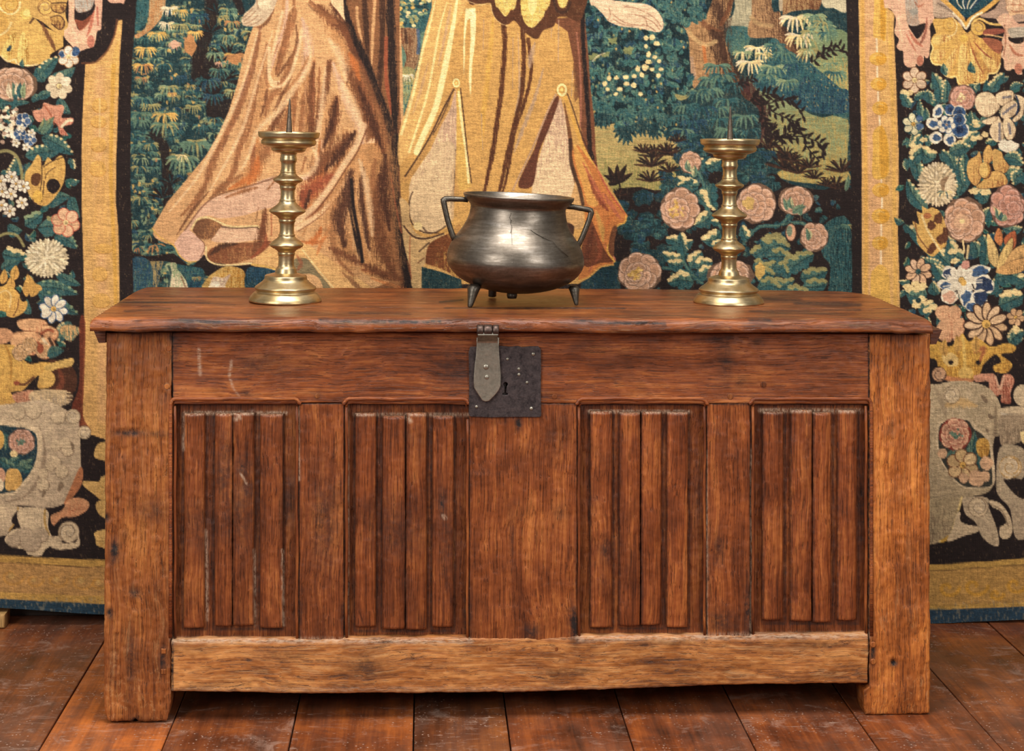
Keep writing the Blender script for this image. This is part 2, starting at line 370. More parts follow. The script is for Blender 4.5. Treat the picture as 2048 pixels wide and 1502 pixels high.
def fill(p, col, a=1., sm=True, col2=None, hatch=None):
    """closed patch; hatch=(gx,gy,bias): second colour hatched in along a direction"""
    if not isinstance(p, np.ndarray) or p.ndim == 1: p = pts(p)
    if sm: p = cat(p, True)
    r = cover(p)
    if r is None: return
    sl, c = r
    blend(sl, c * a, col)
    if col2 is not None:
        gx, gy, bias = hatch or (0, 1, 0)
        yy, xx = np.mgrid[sl[0], sl[1]]
        w = max(1, sl[1].stop - sl[1].start); h = max(1, sl[0].stop - sl[0].start)
        g = gx * ((xx - sl[1].start) / w - .5) + gy * ((yy - sl[0].start) / h - .5) + .5 + bias
        al = np.clip((g - NST[sl]) * 3 + .5, 0, 1)
        blend(sl, c * al * a, col2)

def dist(p, wid, pad):
    x0, x1, y0, y1 = box_of(p, pad)
    if x1 <= x0 or y1 <= y0: return None
    yy, xx = np.mgrid[y0:y1, x0:x1].astype(np.float32)
    xx -= TM - .5; yy -= TM - .5
    best = np.full(xx.shape, -1e3, np.float32)
    for i in range(len(p) - 1):
        ax, ay = p[i]; bx, by = p[i + 1]
        dx, dy = bx - ax, by - ay
        L = dx * dx + dy * dy + 1e-9
        t = np.clip(((xx - ax) * dx + (yy - ay) * dy) / L, 0, 1)
        d = np.hypot(xx - ax - t * dx, yy - ay - t * dy)
        w = wid[i] + t * (wid[i + 1] - wid[i])
        np.maximum(best, (w - d) / np.maximum(w, .6), out=best)
    return (slice(y0, y1), slice(x0, x1)), best

def line(p, w, col, a=1., soft=.25, hatch=False, taper=(1, 1)):
    """stroke; w full width in zone units; soft 0..1 edge; taper = width factors at the ends"""
    if not isinstance(p, np.ndarray) or p.ndim == 1: p = pts(p)
    p = cat(p, False, 3)
    w = w / ZT[2] / 2
    n = len(p); t = np.linspace(0, 1, n)
    wid = w * (taper[0] + (1 - taper[0]) * np.clip(t * 3, 0, 1)) * (taper[1] + (1 - taper[1]) * np.clip((1 - t) * 3, 0, 1))
    r = dist(p, wid, w + 2)
    if r is None: return
    sl, b = r
    al = np.clip(b / max(soft, .5 / max(w, .5)), 0, 1) if w > 1 else np.clip(b + .6, 0, 1) * min(1, w + .35)
    if hatch: al = np.where(al > .02, np.clip((al * 1.15 - NST[sl]) * 1.5 + .45, 0, 1), 0)
    blend(sl, al * a, col)

def dab(x, y, rx, ry, col, a=1., rot=0., n=14, wob=0.):
    """oval patch, zone units"""
    t = np.arange(n) * 2 * math.pi / n
    r = 1 + wob * (RNG.random(n) - .5)
    X = rx * np.cos(t) * r; Y = ry * np.sin(t) * r
    c, s = math.cos(rot), math.sin(rot)
    fill(pts(np.stack([x + X * c - Y * s, y + X * s + Y * c], 1).ravel()), col, a, sm=False)

def shade(col, f):
    c = rgb(col) * 255
    return tuple(np.clip(c * f, 0, 255)) if f <= 1 else tuple(np.clip(c + (255 - c) * (f - 1), 0, 255))

def leaf(x0, y0, x1, y1, w, col='teal', tip='grn', lobes=0, edge=None, vein=True):
    """pointed or lobed leaf from stem end to tip; the two halves differ, tips are lighter"""
    ax, ay = x1 - x0, y1 - y0
    L = math.hypot(ax, ay); ux, uy = ax / L, ay / L; nx, ny = -uy, ux
    t = np.linspace(0, 1, 15 if not lobes else 8 * lobes + 1)
    prof = np.sin(math.pi * np.clip(t, 0, 1) ** .8) ** .8
    if lobes: prof = prof * (.72 + .38 * np.abs(np.sin(math.pi * lobes * t))) + .02
    bend = w * .35 * np.sin(math.pi * t) * RNG.uniform(-1, 1)
    def side(s, k=1.):
        return [(x0 + ax * q + nx * (s * w * .5 * pr * k + b), y0 + ay * q + ny * (s * w * .5 * pr * k + b)) for q, pr, b in zip(t, prof, bend)]
    mid = side(0)
    fill(pts(np.array(side(1) + side(-1)[::-1]).ravel()), col, sm=False)
    lit = 1 if (ny < 0 or (abs(ny) < .3 and nx < 0)) else -1
    fill(pts(np.array(side(lit) + mid[::-1]).ravel()), shade(col, 1.06) if tip is None else tip, .75, sm=False, col2=col, hatch=(-.5 * ux, -.9 * uy, .1))
    if edge is not None:
        n = len(t)
        for q in range(n // 4, n - 1, max(1, n // (6 if not lobes else 3 * lobes))):
            pxx, pyy = side(lit, .86)[q]
            dab(pxx, pyy, w * (.15 if lobes else .11), w * (.12 if lobes else .09), edge, .9, wob=.5)
    if vein: line(pts(np.array(mid).ravel()), max(1.2 * ZT[2], w * .05), shade(col, .6), .8)

def tuft(x, y, r, col, col2=None, n=9, dark=None):
    """drooping hand of narrow leaves, the weavers' sign for foliage"""
    if dark is not None: dab(x, y + r * .35, r * .9, r * .75, dark, .9, wob=.5)
    for k in range(n):
        a = math.pi * (-.06 + 1.12 * (k + RNG.uniform(-.3, .3)) / (n - 1))
        ex, ey = math.cos(a) * r, math.sin(a) * r * .8
        sx = x + ex * .12; sy = y - r * .1
        c = col if (col2 is None or RNG.random() < .6) else col2
        line([sx, sy, x + ex * .62, y - r * .12 + ey * .28, x + ex * .95, y + r * .12 + ey * .85], r * .17, c, .95, .3, taper=(.5, .4))

def daisy(x, y, r, n, col, mid='yel', out=None, rot=0., wid=.8, ry=None):
    ry = ry or r
    for k in range(n):
        a = rot + 2 * math.pi * k / n
        px, py = x + math.cos(a) * r * .6, y + math.sin(a) * ry * .6
        if out is not None: dab(px, py, r * .46, r * wid * 2.05 / n + .06 * r, out, 1, a)
        dab(px, py, r * .4, r * wid * 2 / n, shade(col, RNG.uniform(.9, 1.12)), 1, a)
        line([x + math.cos(a) * r * .25, y + math.sin(a) * ry * .25, x + math.cos(a) * r * .65, y + math.sin(a) * ry * .65], r * .05, shade(col, .72), .6)
    dab(x, y, r * .2, r * .2, mid)
    dab(x + r * .04, y + r * .05, r * .1, r * .1, shade(mid, .7))

def rose(x, y, rx, ry, col='rose', rim=None, dk=None, mid='yel', cx=-.12, cy=.05):
    """cabbage rose: rings of petals, each with a pale rim over a dark joint"""
    rim = rim or shade(col, 1.16); dk = dk or shade(col, .55)
    rot = RNG.uniform(0, 6)
    dab(x, y, rx, ry, dk, wob=.12, n=18)
    for ring, (R, n, pr) in enumerate(((.66, 8, .40), (.40, 7, .33), (.18, 5, .24))):
        for k in range(n):
            a = rot * (1 + ring) + 2 * math.pi * k / n + RNG.uniform(-.15, .15)
            ox, oy = x + cx * rx * ring * .8, y + cy * ry * ring * .8
            R_ = R * RNG.uniform(.86, 1.12); px, py = ox + math.cos(a) * R_ * rx, oy + math.sin(a) * R_ * ry
            q = RNG.uniform(.86, 1.08)
            dab(px, py, pr * rx, pr * ry * .82, dk, 1, a + 1.57)
            dab(px, py, pr * rx * .93, pr * ry * .75, rim, 1, a + 1.57)
            dab(px - math.cos(a) * rx * .045, py - math.sin(a) * ry * .045, pr * rx * .82, pr * ry * .62, shade(col, q), 1, a + 1.57)
            line([px - math.sin(a) * rx * .12, py + math.cos(a) * ry * .12, px + math.sin(a) * rx * .12, py - math.cos(a) * ry * .12], rx * .16, shade(col, .78), .7, .9, True)
    if mid:
        for k in range(22):
            dab(x + cx * rx * 1.2 + RNG.normal() * rx * .15, y + cy * ry * 1.4 + RNG.normal() * ry * .17, rx * .075, ry * .075, shade(mid, RNG.uniform(.8, 1.15)))

def mum(x, y, r, col='pale', ry=None):
    ry = ry or r
    dab(x, y, r * .93, ry * .93, shade(col, .72), wob=.1, n=24)
    for ring, (R, n) in enumerate(((.88, 34), (.68, 26), (.48, 18), (.28, 11), (.1, 5))):
        for k in range(n):
            a = 2 * math.pi * (k + RNG.uniform(-.3, .3)) / n
            dab(x + math.cos(a) * R * r, y + math.sin(a) * R * ry, r * .13, r * .058, shade(col, RNG.uniform(.86, 1.16)), 1, a)

def curl(x, y, r, col, dk, turns=1.4, a0=0., dirn=1, w=.42):
    """scroll end"""
    dab(x, y, r, r, dk); dab(x, y, r * .93, r * .93, col)
    t = np.linspace(0, 1, 22)
    a = a0 + dirn * turns * 2 * math.pi * t
    R = r * (.86 - .72 * t)
    line(np.array(pts(np.stack([x + R * np.cos(a), y + R * np.sin(a)], 1).ravel())), r * .13, dk, .8)
    line(np.array(pts(np.stack([x + R * .8 * np.cos(a + .3), y + R * .8 * np.sin(a + .3)], 1).ravel())), r * .12, shade(col, 1.2), .6)

def scatter(poly, fn, n, sort=True):
    """call fn(x,y) at n random places inside a patch (cartoon units), top first"""
    keep = ZT[:]
    zone(0, 0, 1)
    r = cover(cat(pts(poly), True))
    if r is None: return zone(*keep)
    sl, c = r
    ys, xs = np.nonzero(c > .5)
    k = RNG.integers(0, len(ys), n)
    P2 = np.stack([xs[k] + sl[1].start - TM, ys[k] + sl[0].start - TM], 1)
    if sort: P2 = P2[np.argsort(P2[:, 1])]
    for x, y in P2: fn(float(x), float(y))
    zone(*keep)

L_ = lambda s, w, c, a=.9, soft=.7, h=True, tp=(.3, .25): line(s, w, c, a, soft, h, tp)
PAL = dict(k=(38, 29, 27), teal=(50, 86, 86), teald=(32, 55, 58), tealb=(40, 68, 84), grn=(94, 118, 96), grnl=(138, 148, 108),
    olive=(150, 138, 88), yel=(214, 166, 88), yelp=(230, 198, 138), pale=(224, 198, 158), rose=(200, 150, 116), pink=(206, 156, 126),
    ochre=(206, 158, 94), gold=(198, 148, 78), goldd=(166, 114, 50), brn=(104, 64, 42), brnd=(64, 42, 32), red=(150, 78, 52),
    cream=(204, 154, 104), creaml=(230, 188, 140), lilac=(210, 166, 136), tan=(176, 122, 76), orange=(186, 106, 56),
    mauve=(172, 140, 116), stone=(178, 154, 124), stonel=(206, 180, 142), stoned=(130, 108, 84), blue=(58, 84, 118), blued=(34, 48, 76), white=(230, 212, 182),
    flesh=(220, 184, 146), meadow=(164, 152, 84))
CV[:] = rgb('k')

# ================= centre field: verdure left
zone(0, 0, 1)
fill('262 -120 560 -120 520 250 420 420 330 600 255 600', 'teald', sm=False)
def mix_tuft(x, y):
    c = ['teal', 'teal', 'tealb', 'grn', 'teald', 'grn', 'olive', 'teal'][RNG.integers(8)]
    tuft(x, y, RNG.uniform(12, 25), c, ['grn', 'teal', 'olive', 'grnl'][RNG.integers(4)], 10, dark='teald')
scatter('262 60 500 40 450 330 330 480 258 520', mix_tuft, 240)
scatter('262 420 340 420 400 540 420 600 258 610', mix_tuft, 70)
def spk(x, y): dab(x, y, RNG.uniform(1.5, 4.5), RNG.uniform(1.5, 5), ['olive', 'grn', 'teald', 'k', 'yel', 'grnl', 'tealb', 'tan'][min(7, int(RNG.random() * (8 if y < 330 and x < 400 else 6)))], .8, wob=.9)
scatter('262 60 500 40 450 330 330 480 258 520', spk, 420)
scatter('262 380 340 380 400 540 420 600 258 610', spk, 110)
zone(0, 0, 3.9385)
fill('1070 -300 1200 -300 1190 40 1160 180 1060 270', 'teal', sm=False)
fill('1195 -300 1330 -300 1300 60 1230 200 1100 300 1065 280 1170 170', (168, 140, 100), col2='tan', hatch=(0, .6, 0))
for s, w in (('1650 -100 1670 120 1620 300 1570 420 1560 600', 120), ('1570 480 1680 680 1690 880 1760 880 1840 760', 150), ('1760 -100 1860 -10 1900 90', 70), ('1620 420 1780 600 1900 640 1960 560', 70),
             ('1220 1060 1300 1180 1320 1400 1330 1600 1300 1750', 90), ('1330 1640 1290 1800 1200 1900', 80)):
    line(s, w, 'k', .95, .35, True)
def spiky(x, y, r, c, c2=None, n=11):
    """spray of dark pinnate leaves"""
    for k in range(n):
        a = -math.pi * (.08 + .84 * k / (n - 1)) + RNG.uniform(-.12, .12)
        line([x, y, x + math.cos(a) * r * .6, y + math.sin(a) * r * .55, x + math.cos(a) * r, y + math.sin(a) * r * .8], r * .15, c if (c2 is None or k % 3) else c2, .95, .3, taper=(.6, .3))
for x, y, r in ((1800, 470, 150), (1760, 640, 140), (1690, 800, 130), (1620, 690, 120), (1660, 260, 110), (1240, 1090, 90), (1350, 1450, 100), (1280, 1560, 120), (1700, 100, 90)):
    spiky(x, y, r, 'k', 'teald')
for x, y, r, c, c2 in ((1340, 70, 80, 'pale', 'yelp'), (1320, 190, 75, 'pale', 'yelp'), (1240, 270, 80, 'yel', 'olive'), (1420, 90, 70, 'yel', 'olive'), (1430, 200, 80, 'olive', 'grn'),
        (1150, 390, 95, 'yel', 'olive'), (1130, 520, 90, 'yel', 'tan'), (1120, 620, 60, 'tan', 'olive'), (1380, 350, 60, 'pink', 'olive'), (1540, 260, 70, 'yel', 'gold'), (1800, 80, 80, 'grn', 'olive'),
        (1830, 180, 70, 'olive', 'tan'), (1790, 290, 80, 'grn', 'olive'), (1850, 440, 95, 'tan', 'yel'), (1740, 500, 50, 'pink', 'grn'), (1700, 430, 80, 'grn', 'grnl'), (1730, 560, 90, 'grn', 'teal'),
        (1330, 690, 85, 'grnl', 'olive'), (1360, 740, 40, 'tan', 'yel'), (1300, 910, 110, 'yel', 'olive'), (1300, 990, 120, 'grn', 'olive'), (1500, 680, 50, 'olive', 'yel'), (1540, 1140, 130, 'grn', 'olive'),
        (1440, 1260, 140, 'grn', 'grnl'), (1440, 1230, 60, 'yelp', 'olive'), (1840, 720, 80, 'grnl', 'olive'), (1690, 940, 70, 'olive', 'teal'), (1130, 780, 90, 'grn', 'teal'), (1110, 900, 90, 'grn', 'teal'),
        (1640, 640, 110, 'tealb', 'teal'), (1680, 760, 90, 'tealb', 'teal'), (1570, 130, 90, 'tealb', 'teal'), (1190, 1140, 70, 'olive', 'teal'), (1100, 1320, 70, 'olive', 'teal'), (1530, 1370, 60, 'olive', 'tan')):
    tuft(x, y, r, c, c2, 10)
dab(1500, 360, 48, 80, 'tan', wob=.3); dab(1380, 350, 38, 36, 'pink', wob=.4); dab(1850, 470, 60, 40, 'tan', wob=.5)
zone(0, 330, 3.9385)
for x, y, r, c in ((1110, 270, 70, 'olive'), (1220, 640, 90, 'tan'), (1180, 560, 60, 'olive'), (1090, 660, 40, 'orange'), (1260, 700, 50, 'teald')):
    tuft(x, y, r, c, 'teal', 8)
fill('1190 740 1290 740 1270 830 1240 980 1190 980', (150, 128, 84), col2='tealb', hatch=(.3, .5, -.1))
fill('1040 690 1160 720 1340 700 1400 720 1500 800 1560 760 1620 720 1640 830 1520 830 1440 790 1300 760 1180 760 1040 740', 'k')
fill('1040 740 1180 760 1200 960 1040 990', 'tealb', col2='grn', hatch=(.2, .4, -.25))
fill('1300 800 1330 770 1390 775 1400 820 1440 870 1490 950 1500 990 1320 990 1340 900 1330 840', 'grnl', col2='pale', hatch=(.3, .7, .1))
line('1330 800 1345 850 1330 960', 22, 'teald', .8); line('1430 880 1470 980', 14, 'brn', .6)
fill('1400 790 1500 800 1600 820 1610 900 1600 990 1500 990 1460 880', 'teal', col2='tealb', hatch=(0, 1, 0))
tuft(1550, 890, 40, 'tan', 'olive')
fill('1610 990 1630 900 1700 840 1780 800 1880 810 1930 850 1950 990', (190, 152, 88), col2='goldd', hatch=(.7, .2, -.1))
fill('1650 990 1660 930 1690 880 1760 890 1820 860 1780 940 1770 990', 'mauve', col2='pale', hatch=(-.5, .8, 0))
dab(1700, 940, 35, 22, 'white', .8, wob=.4)
fill('1950 820 2048 810 2200 830 2200 990 1950 990', 'tealb', col2='teald', hatch=(0, .8, -.1))

# ================= between the figures
zone(760, 0, 3.9385)
fill('60 -300 470 -300 410 60 290 540 150 1080 100 1080', 'grn', sm=False)
fill('140 -300 440 -300 400 130 330 260 140 250', 'teal')
def pdots(x, y): dab(x, y, RNG.uniform(3, 5.5), RNG.uniform(2.4, 4), ['olive', 'yelp', 'grnl', 'teald', 'teal', 'yel'][RNG.integers(6)])
scatter('790 -60 862 -60 850 40 790 50', pdots, 150)
fill('150 230 300 230 300 300 310 440 270 560 190 560 210 450 170 340', (150, 118, 84), col2='brn', hatch=(-.9, 0, 0))
line('300 240 310 340 300 420', 30, 'blue', .7); line('200 240 215 340', 25, 'brnd', .8, .3, True); line('160 270 160 450', 25, 'red', .8, .4, True)
fill('150 560 280 560 250 760 160 900 150 900', 'olive', col2='grn', hatch=(0, 1, 0))
tuft(215, 600, 60, 'white', 'yelp', 9)
for x, y in ((200, 720), (190, 830), (230, 680), (170, 930)): tuft(x, y, 45, 'grnl', 'teal', 7)

# ================= verdure right
zone(1180, 0, 3.657)
fill('-40 -420 1920 -420 1920 2240 -40 2240', 'teald', sm=False)
fill('1050 -420 1200 -420 1185 130 1170 210 1010 215 1000 150 1060 60', (172, 158, 124), col2=(150, 140, 112), hatch=(0, .8, -.1))
fill('990 210 1165 205 1170 300 1120 380 1030 400', 'teal', col2='grn', hatch=(0, .7, -.1))
fill('1400 -420 1460 -420 1440 60 1410 80 1380 30', (170, 150, 120)); fill('1690 -420 1890 -420 1890 60 1780 60 1690 10', (190, 175, 140))
# meadows
fill('1170 560 1300 520 1380 620 1500 640 1560 800 1700 860 1880 850 1880 1200 1880 1330 1500 1330 1240 1200 1180 800', (126, 132, 92), col2=(176, 148, 84), hatch=(0, 1.2, -.25))
fill('1340 620 1480 470 1640 430 1890 470 1890 700 1890 880 1700 820 1550 760 1400 690', 'teal', sm=False)
fill('1640 260 1890 250 1890 660 1800 620 1680 520 1620 450', (116, 130, 92), col2=(190, 158, 92), hatch=(.2, .9, -.3))
fill('1200 480 1340 280 1500 380 1680 520 1820 640 1890 670 1890 820 1600 820 1350 700 1200 640', 'teal', col2='tealb', hatch=(.2, .8, -.15))
fill('20 860 120 850 300 880 620 950 660 1100 660 1350 480 1400 170 1400 40 1340', (176, 148, 92), col2=(142, 134, 78), hatch=(0, 1.3, -.3))
def stripes(x, y): line([x - 14, y, x + 14, y + 1], 2, 'olive', .5)
scatter('1195 250 1350 270 1350 350 1200 370', stripes, 120)
scatter('1540 230 1690 240 1690 320 1560 320', stripes, 90)
# trunks
fill('680 190 740 160 850 40 900 -420 1090 -420 1040 60 990 170 980 230 1000 340 1050 500 1100 600 1190 700 1250 800 1230 1000 900 1000 860 760 740 620 730 400 720 270', (168, 126, 84), col2=(110, 76, 50), hatch=(1.3, 0, .0))
L_('930 40 960 160 950 330 1000 480 1090 640 1220 840', 190, 'brnd', .9, .95, True, (1, 1)); L_('800 120 860 200 960 230', 60, 'brn', .8)
for y in (240, 290, 350, 420, 480): line([720, y, 800, y + 26, 880, y + 14], 16, (120, 84, 54), .6, .8, True)
line('830 340 850 480', 30, 'orange', .8, .4, True); line('720 230 780 300 850 330 930 300', 40, (190, 154, 104), .8, .6, True); line('740 430 760 560', 50, 'mauve', .6, .6, True)
line('900 240 960 300 980 420', 60, 'brnd', .9, .5, True); line('1060 -60 1010 80 960 180', 36, 'brn', .9, .4, True)
line('1150 640 1230 760 1260 900 1220 1040', 120, (70, 42, 38), .9, .5, True)
fill('1190 -420 1310 -420 1330 50 1390 90 1420 220 1500 300 1540 380 1500 400 1400 330 1350 280 1170 275 1160 180 1185 80', (158, 120, 82), col2=(92, 62, 44), hatch=(1.1, 0, .05))
line('1180 130 1240 180 1330 190', 40, (178, 144, 98), .7, .6, True); line('1420 210 1480 300 1560 420', 40, 'brnd', .9, .3, True)
fill('1440 -420 1700 -420 1690 30 1600 70 1480 85 1420 110 1410 60', (160, 126, 84), col2='brn', hatch=(.8, .4, -.1))
# big bush on the left
fill('-40 -420 900 -420 860 100 700 170 690 260 730 420 740 600 770 680 720 740 640 740 680 900 640 1000 500 900 300 880 60 920 -40 820', (24, 42, 46))
def bl(x, y):
    a = RNG.uniform(-2.6, -.4) + (x - 1280) * -.004
    r = RNG.uniform(12, 20)
    leaf(x, y, x + math.cos(a) * r * 1.2, y + math.sin(a) * r, r * .62, ['teal', (58, 96, 92), (66, 104, 96), 'tealb'][RNG.integers(4)], ['grn', 'teal', (104, 130, 104)][RNG.integers(3)], vein=RNG.random() < .5)
scatter('1180 -90 1400 -90 1370 60 1385 180 1330 240 1190 240', bl, 620)
scatter('1180 -60 1420 -60 1400 50 1290 5', bl, 90)
for g in ((170, 300), (280, 370), (30, 420), (130, 400)): dab(g[0], g[1], 34, 26, (134, 134, 84), .9, wob=.9)
line('20 450 60 410 110 390', 10, 'pale', .7)
for x, y in ((60, 290), (110, 330), (180, 370), (70, 440), (140, 420), (220, 450), (250, 300)): 
    for k in range(4): leaf(x, y, x + RNG.uniform(-50, 50), y + RNG.uniform(10, 60), 22, 'teald', 'teal', vein=False)
for x, y in ((120, 780), (260, 800), (400, 790), (180, 700), (60, 740), (330, 720), (480, 760), (560, 840)):
    for k in range(7):
        a = RNG.uniform(.1, 3.0); leaf(x, y, x + math.cos(a) * 90, y + math.sin(a) * 100, 36, 'teal', 'grn', vein=False)
for x, y, r in ((260, 950, 120), (100, 850, 100), (480, 930, 100), (390, 900, 110), (600, 960, 90)):
    for k in range(8):
        a = math.pi * (.05 + .9 * k / 7); leaf(x, y - 20, x + math.cos(a) * r * .8, y + math.sin(a) * r, 34, 'teald', 'teal', vein=False)
for x, y in ((410, 280), (455, 275), (490, 320), (410, 340), (430, 400), (475, 420), (505, 450), (430, 455), (350, 505), (405, 495), (455, 510), (520, 510), (380, 550), (500, 555), (325, 560), (265, 565), (140, 575), (195, 572), (270, 615), (110, 615), (130, 655), (220, 655), (190, 690), (320, 625), (370, 690)):
    dab(x, y, RNG.uniform(14, 24), RNG.uniform(14, 24), 'yelp', wob=.4)
for k in range(70): dab(RNG.uniform(0, 720), RNG.uniform(-60, 1000), 8, 10, ['olive', 'yel', 'grnl'][RNG.integers(3)], .8, wob=.4)
for x, y in ((560, 20), (640, 60), (700, 20), (760, 60), (820, 90), (640, 140), (760, 130), (600, 100), (700, -40), (560, -60), (800, -30)):
    for k in range(4):
        a = RNG.uniform(0, 6.3); leaf(x, y, x + math.cos(a) * 60, y + math.sin(a) * 60, 38, 'teal', 'grn', edge=None, vein=False)
fill('620 690 700 700 740 650 760 660 710 720 650 735', 'olive')
fill('770 640 900 560 1040 600 1130 720 1230 800 1250 1000 1200 1040 860 1040 780 900 700 780', 'teald', .9)
# tufts
for x, y, r, c, c2 in ((1620, 130, 120, 'grnl', 'olive'), (1690, 210, 120, 'grnl', 'grn'), (1600, 300, 110, 'grnl', 'olive'), (1500, 140, 125, 'yelp', 'pale'), (1530, 270, 115, 'yelp', 'pale'), (1225, 360, 110, 'yelp', 'pale'), (1115, 390, 80, 'yelp', 'grnl'), (1170, 465, 110, 'yelp', 'pale'), (1270, 400, 70, 'yelp', 'olive'), (1600, 390, 100, 'olive', 'yelp'),
        (1640, 120, 90, 'grnl', 'grn'), (1700, 170, 80, 'grn', 'olive'), (1620, 240, 90, 'grnl', 'olive'), (1600, 370, 80, 'olive', 'grnl'), (1740, 250, 80, 'grn', 'teal'), (1350, 340, 90, 'teal', 'grn'), (1420, 400, 90, 'grn', 'teal'),
        (1340, 500, 110, 'grn', 'grnl'), (1440, 600, 90, 'grn', 'grnl'), (1300, 560, 90, 'grn', 'teal'), (1500, 480, 100, 'teal', 'tealb'), (1600, 560, 90, 'teal', 'tealb'), (1790, 540, 90, 'teal', 'grn'), (1760, 470, 60, 'grn', 'grnl'),
        (930, 490, 110, 'grn', 'teal'), (900, 590, 120, 'grn', 'teal'), (970, 560, 110, 'teal', 'grn'), (800, 680, 100, 'grn', 'teal'), (880, 660, 110, 'teal', 'grn'), (1050, 620, 90, 'teald', 'teal'), (1000, 740, 110, 'teal', 'grn'), (940, 800, 90, 'grn', 'teal'),
        (1100, 760, 90, 'teal', 'teald'), (1130, 860, 110, 'teal', 'grn'), (940, 880, 100, 'grn', 'teal'), (820, 800, 120, 'teal', 'tealb'), (700, 780, 110, 'teal', 'grn'), (760, 900, 110, 'tealb', 'teal'), (690, 960, 110, 'tealb', 'grn'), (660, 850, 100, 'teal', 'teald'), (1020, 960, 120, 'teal', 'grn'), (1160, 960, 100, 'teald', 'teal'), (720, 1060, 110, 'tealb', 'teal'), (800, 1000, 100, 'teald', 'teal')):
    tuft(x, y, r, c, c2, 10)
for k in range(50): dab(RNG.uniform(1250, 1880), RNG.uniform(440, 900), 5, 7, 'yel', .5, wob=.5)
def branch(s, n, L, c='k', w=.34):
    p = cat(pts(s), False, 6)
    line(s, 10, c)
    keep = ZT[:]
    zone(0, 0, 1)
    L = L / keep[2]
    for i in range(n):
        q = p[int((i + .5) * (len(p) - 1) / n)]; d = p[-1] - p[0]; a = math.atan2(d[1], d[0]) + (1 if i % 2 else -1) * RNG.uniform(.6, 1.2)
        leaf(q[0], q[1], q[0] + math.cos(a) * L, q[1] + math.sin(a) * L, L * w, c, shade(c, 1.0), vein=False)
    zone(*keep)
branch('1620 460 1700 400 1780 370 1880 380', 12, 62); branch('1660 420 1740 350 1830 330', 7, 50)
branch('1080 630 1140 600 1200 570', 8, 50)
branch('1170 740 1260 700 1360 690', 12, 75); branch('1240 780 1380 740 1480 740 1560 860', 18, 60); branch('1300 800 1420 860 1530 900', 12, 55)
branch('1240 820 1290 900 1310 960', 8, 70); branch('1320 1060 1440 980 1520 940', 14, 80); branch('1380 1010 1540 1000 1680 1050 1700 1120', 18, 65); branch('1290 1100 1330 1000 1300 940', 10, 80)
branch('1560 1040 1620 1120 1680 1180', 8, 60)
for x, y, r in ((470, 1150, 120), (600, 1140, 100), (640, 1040, 80), (1300, 1090, 110), (1350, 1170, 110), (1430, 1150, 100)): spiky(x, y, r, 'k', 'brnd', 9)
# bottom right corner: roses on the dark ground
zone(1180, 290, 3.657)
fill('150 420 330 310 520 330 700 200 820 60 960 40 1200 20 1300 90 1400 250 1560 310 1720 330 1910 330 1910 1200 150 1200', 'k')
def dk_t(x, y): tuft(x, y, RNG.uniform(13, 20), ['teal', 'tealb', 'teal'][RNG.integers(3)], 'teald', 9, dark='teald')
scatter('1230 385 1290 380 1330 400 1325 520 1260 560 1225 560 1235 450', dk_t, 46)
scatter('1350 310 1420 300 1400 350 1330 380', dk_t, 18); scatter('1470 300 1540 310 1550 370 1490 360', dk_t, 22)
scatter('1330 400 1450 300 1560 380 1690 400 1690 600 1240 600 1240 540', lambda x, y: leaf(x, y, x + RNG.uniform(-18, 18), y + RNG.uniform(-18, 18), 12, ['teal', 'teald', 'tealb', 'teald'][RNG.integers(4)], ['grn', 'teal'][RNG.integers(2)], lobes=2, vein=False), 190)
fill('-40 900 140 880 200 860 210 1200 -40 1200', 'teald', col2='tealb', hatch=(0, .6, -.1))
fill('1700 600 1900 560 1900 1200 1740 1200 1760 900 1700 800', 'teal', col2='teald', hatch=(.5, 0, -.2))
tuft(1880, 590, 50, 'olive', 'grn')
for x, y in ((210, 260),):
    for a, L in ((-2.75, 120), (-2.2, 130), (-1.65, 120), (-1.1, 130), (-.5, 120), (2.9, 90)):
        leaf(x, y + 20, x + math.cos(a) * L, y + 10 + math.sin(a) * L * 1.1, 40, 'k', 'brnd', vein=False)
    line('210 260 225 330', 14, 'k')
for x, y, r in ((210, 370, 70), (450, 160, 130), (560, 60, 100), (440, 270, 110), (580, 200, 90), (390, 60, 90), (1420, 180, 150), (1520, 210, 130), (1600, 170, 100), (1640, 250, 90), (1800, 320, 120), (1840, 200, 130), (1730, 300, 80), (1480, 120, 90)):
    spiky(x, y, r, 'k', 'brnd', 10)
leaf(1870, 340, 1890, 220, 34, 'grn', 'grnl')
for s in ('780 180 830 280 840 400 870 520 920 580', '880 540 960 600', '1140 700 1240 600 1380 590 1460 520', '1400 580 1540 570 1600 600', '660 720 690 860 760 960 820 1010', '540 900 680 920 780 970'):
    line(s, 30, 'teal', 1, .2); line(s, 10, 'grn', .8, .4)
for a in ((800, 300, 640, 240, 120), (820, 200, 840, 100, 90), (850, 180, 960, 110, 100), (900, 280, 930, 480, 110), (770, 340, 850, 430, 110), (760, 260, 640, 300, 60), (900, 500, 760, 590, 120), (940, 580, 890, 560, 60), (960, 640, 820, 700, 130),
          (690, 800, 550, 690, 120), (690, 800, 660, 640, 90), (680, 830, 530, 790, 100), (690, 870, 570, 860, 90), (740, 900, 820, 780, 110), (780, 920, 900, 860, 110), (800, 980, 930, 920, 100), (760, 1010, 570, 1010, 130), (720, 760, 760, 700, 60), (900, 760, 960, 700, 70), (1150, 700, 1110, 590, 80)):
    leaf(*a, col='teal', tip='grnl', lobes=3, edge='yelp')
